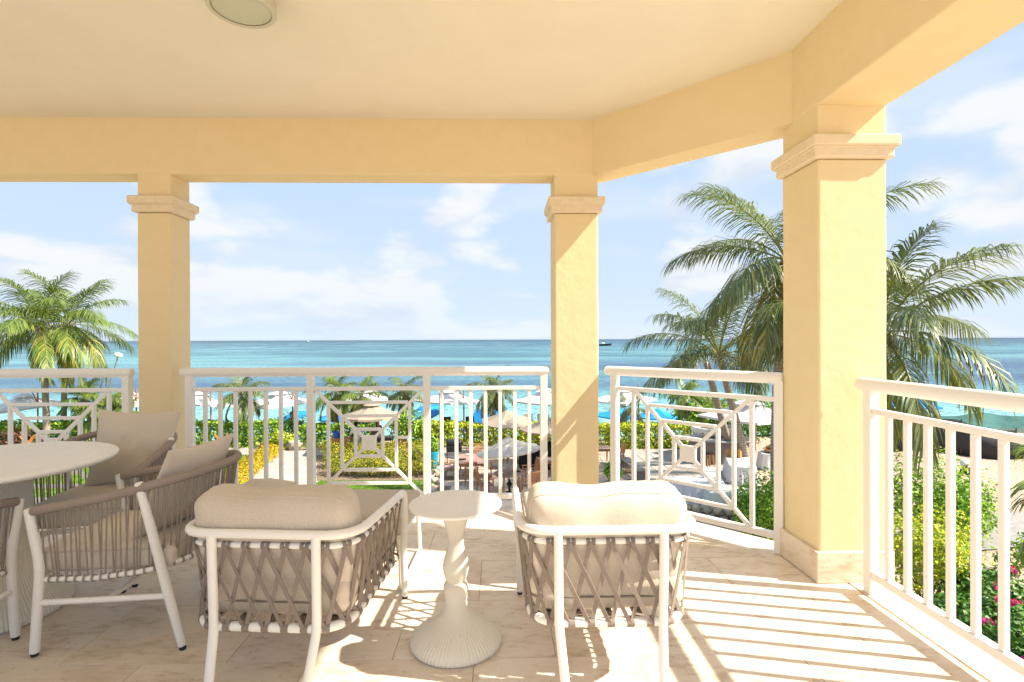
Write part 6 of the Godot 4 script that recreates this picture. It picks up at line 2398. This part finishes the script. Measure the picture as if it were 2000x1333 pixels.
func pose(kind: String) -> Dictionary:
	var J := {}
	match kind:
		"reach":
			J = {hip = Vector3(0, 0.95, 0), chest = Vector3(0, 1.27, -0.06), neck = Vector3(0, 1.47, -0.12), head = Vector3(0, 1.60, -0.19), sh_l = Vector3(-0.19, 1.42, -0.10), sh_r = Vector3(0.19, 1.42, -0.10), el_l = Vector3(-0.25, 1.17, -0.16), wr_l = Vector3(-0.20, 1.06, -0.40), el_r = Vector3(0.25, 1.18, -0.20), wr_r = Vector3(0.14, 1.10, -0.44), hp_l = Vector3(-0.09, 0.92, 0), hp_r = Vector3(0.09, 0.92, 0), kn_l = Vector3(-0.10, 0.50, -0.06), kn_r = Vector3(0.11, 0.50, 0.03), an_l = Vector3(-0.10, 0.085, 0.0), an_r = Vector3(0.13, 0.085, 0.20), look = Vector3(0, -0.35, -0.94)}
		"bend":
			J = {hip = Vector3(0, 0.93, 0.06), chest = Vector3(0, 1.20, -0.10), neck = Vector3(0, 1.36, -0.24), head = Vector3(0, 1.45, -0.36), sh_l = Vector3(-0.19, 1.31, -0.20), sh_r = Vector3(0.19, 1.31, -0.20), el_l = Vector3(-0.27, 1.06, -0.26), wr_l = Vector3(-0.18, 0.90, -0.44), el_r = Vector3(0.27, 1.05, -0.26), wr_r = Vector3(0.16, 0.84, -0.42), hp_l = Vector3(-0.09, 0.90, 0.06), hp_r = Vector3(0.09, 0.90, 0.06), kn_l = Vector3(-0.13, 0.49, -0.06), kn_r = Vector3(0.12, 0.49, 0.06), an_l = Vector3(-0.14, 0.085, -0.04), an_r = Vector3(0.13, 0.085, 0.22), look = Vector3(0, -0.5, -0.86)}
		_:
			J = {hip = Vector3(0, 0.50, 0.05), chest = Vector3(0, 0.84, 0.10), neck = Vector3(0, 1.04, 0.09), head = Vector3(0, 1.18, 0.06), sh_l = Vector3(-0.19, 0.99, 0.09), sh_r = Vector3(0.19, 0.99, 0.09), el_l = Vector3(-0.26, 0.72, 0.06), wr_l = Vector3(-0.20, 0.58, -0.16), el_r = Vector3(0.26, 0.72, 0.06), wr_r = Vector3(0.18, 0.58, -0.18), hp_l = Vector3(-0.09, 0.49, 0), hp_r = Vector3(0.09, 0.49, 0), kn_l = Vector3(-0.12, 0.51, -0.44), kn_r = Vector3(0.12, 0.51, -0.44), an_l = Vector3(-0.12, 0.085, -0.46), an_r = Vector3(0.13, 0.085, -0.42)}
	return J


func seat_block(label: String, at: Vector3, hgt: float) -> void:
	var o := thing("wooden_chair", label, "chair", at, 0.0)
	var s := MB.new()
	s.box(Vector3(0, hgt - 0.03, 0.05), Vector3(0.5, 0.05, 0.5), 0.01)
	part("seat", s, M.dark_wood, o)
	var b := MB.new()
	b.bar(Vector3(0, hgt, 0.30), Vector3(0, hgt + 0.45, 0.38), 0.5, 0.03, 0.005, Vector3.BACK)
	part("backrest", b, M.dark_wood, o)
	for q in [[-1, -1], [1, -1], [-1, 1], [1, 1]]:
		var l := MB.new()
		l.box(Vector3(0.21 * q[0], (hgt - 0.055) * 0.5, 0.05 + 0.21 * q[1]), Vector3(0.05, hgt - 0.055, 0.05), 0.004)
		part("leg", l, M.dark_wood, o)


func build_people() -> void:
	var dark := Color(0.012, 0.010, 0.009)
	person("man in a white shirt and beige shorts working at the grill, seen from behind", Vector3(-7.15, GROUND, -26.75), 32, pose("reach"), {skin = Color(0.34, 0.19, 0.12), top = Color(0.74, 0.74, 0.72), legs = Color(0.62, 0.53, 0.42), shoe = Color(0.05, 0.03, 0.02), hair = dark})
	person("woman with long dark hair in a black top, seated under the large beige umbrella", Vector3(-6.75, GROUND + 0.12, -29.4), 20, pose("sit"), {skin = Color(0.40, 0.22, 0.14), top = Color(0.02, 0.02, 0.025), legs = Color(0.05, 0.05, 0.06), shoe = Color(0.05, 0.03, 0.02), hair = Color(0.04, 0.018, 0.010)}, true)
	seat_block("dark wooden chair under the woman in black", Vector3(-6.75, GROUND + 0.0, -29.4), 0.50)
	var ry := ground_y(-13.0, -33.8)
	person("man in a red shirt seated on the beach, his head above the hedge", Vector3(-13.0, ry + 0.72, -33.8), -60, pose("sit"), {skin = Color(0.22, 0.12, 0.08), top = Color(0.30, 0.03, 0.04), legs = Color(0.05, 0.06, 0.10), shoe = Color(0.05, 0.03, 0.02), hair = dark})
	seat_block("high wooden chair under the man in red", Vector3(-13.0, ry, -33.8), 1.10)
	for e in [[8.1, -35.0, "guest with dark hair seated under the blue umbrella, the left one"], [9.15, -35.2, "guest with dark hair seated at the right edge of the blue umbrella"]]:
		var y := ground_y(e[0], e[1])
		person(e[2], Vector3(e[0], y + 0.62, e[1]), 0, pose("sit"), {skin = Color(0.30, 0.17, 0.11), top = Color(0.04, 0.04, 0.05), legs = Color(0.05, 0.06, 0.10), shoe = Color(0.05, 0.03, 0.02), hair = dark}, true)
		seat_block("high wooden chair of the %s guest under the blue umbrella" % ("left" if e[0] < 8.5 else "right"), Vector3(e[0], y, e[1]), 1.0)
	person("worker in a dark shirt, blue jeans, a white cap and red gloves on the track", Vector3(15.75, ground_y(15.75, -17.3), -17.3), 95, pose("bend"), {skin = Color(0.20, 0.11, 0.07), top = Color(0.05, 0.04, 0.04), legs = Color(0.07, 0.11, 0.17), shin = Color(0.07, 0.11, 0.17), shoe = Color(0.04, 0.03, 0.02), hair = dark, hand = Color(0.62, 0.03, 0.05), fore = Color(0.05, 0.04, 0.04)}, false, Color(0.72, 0.72, 0.74))
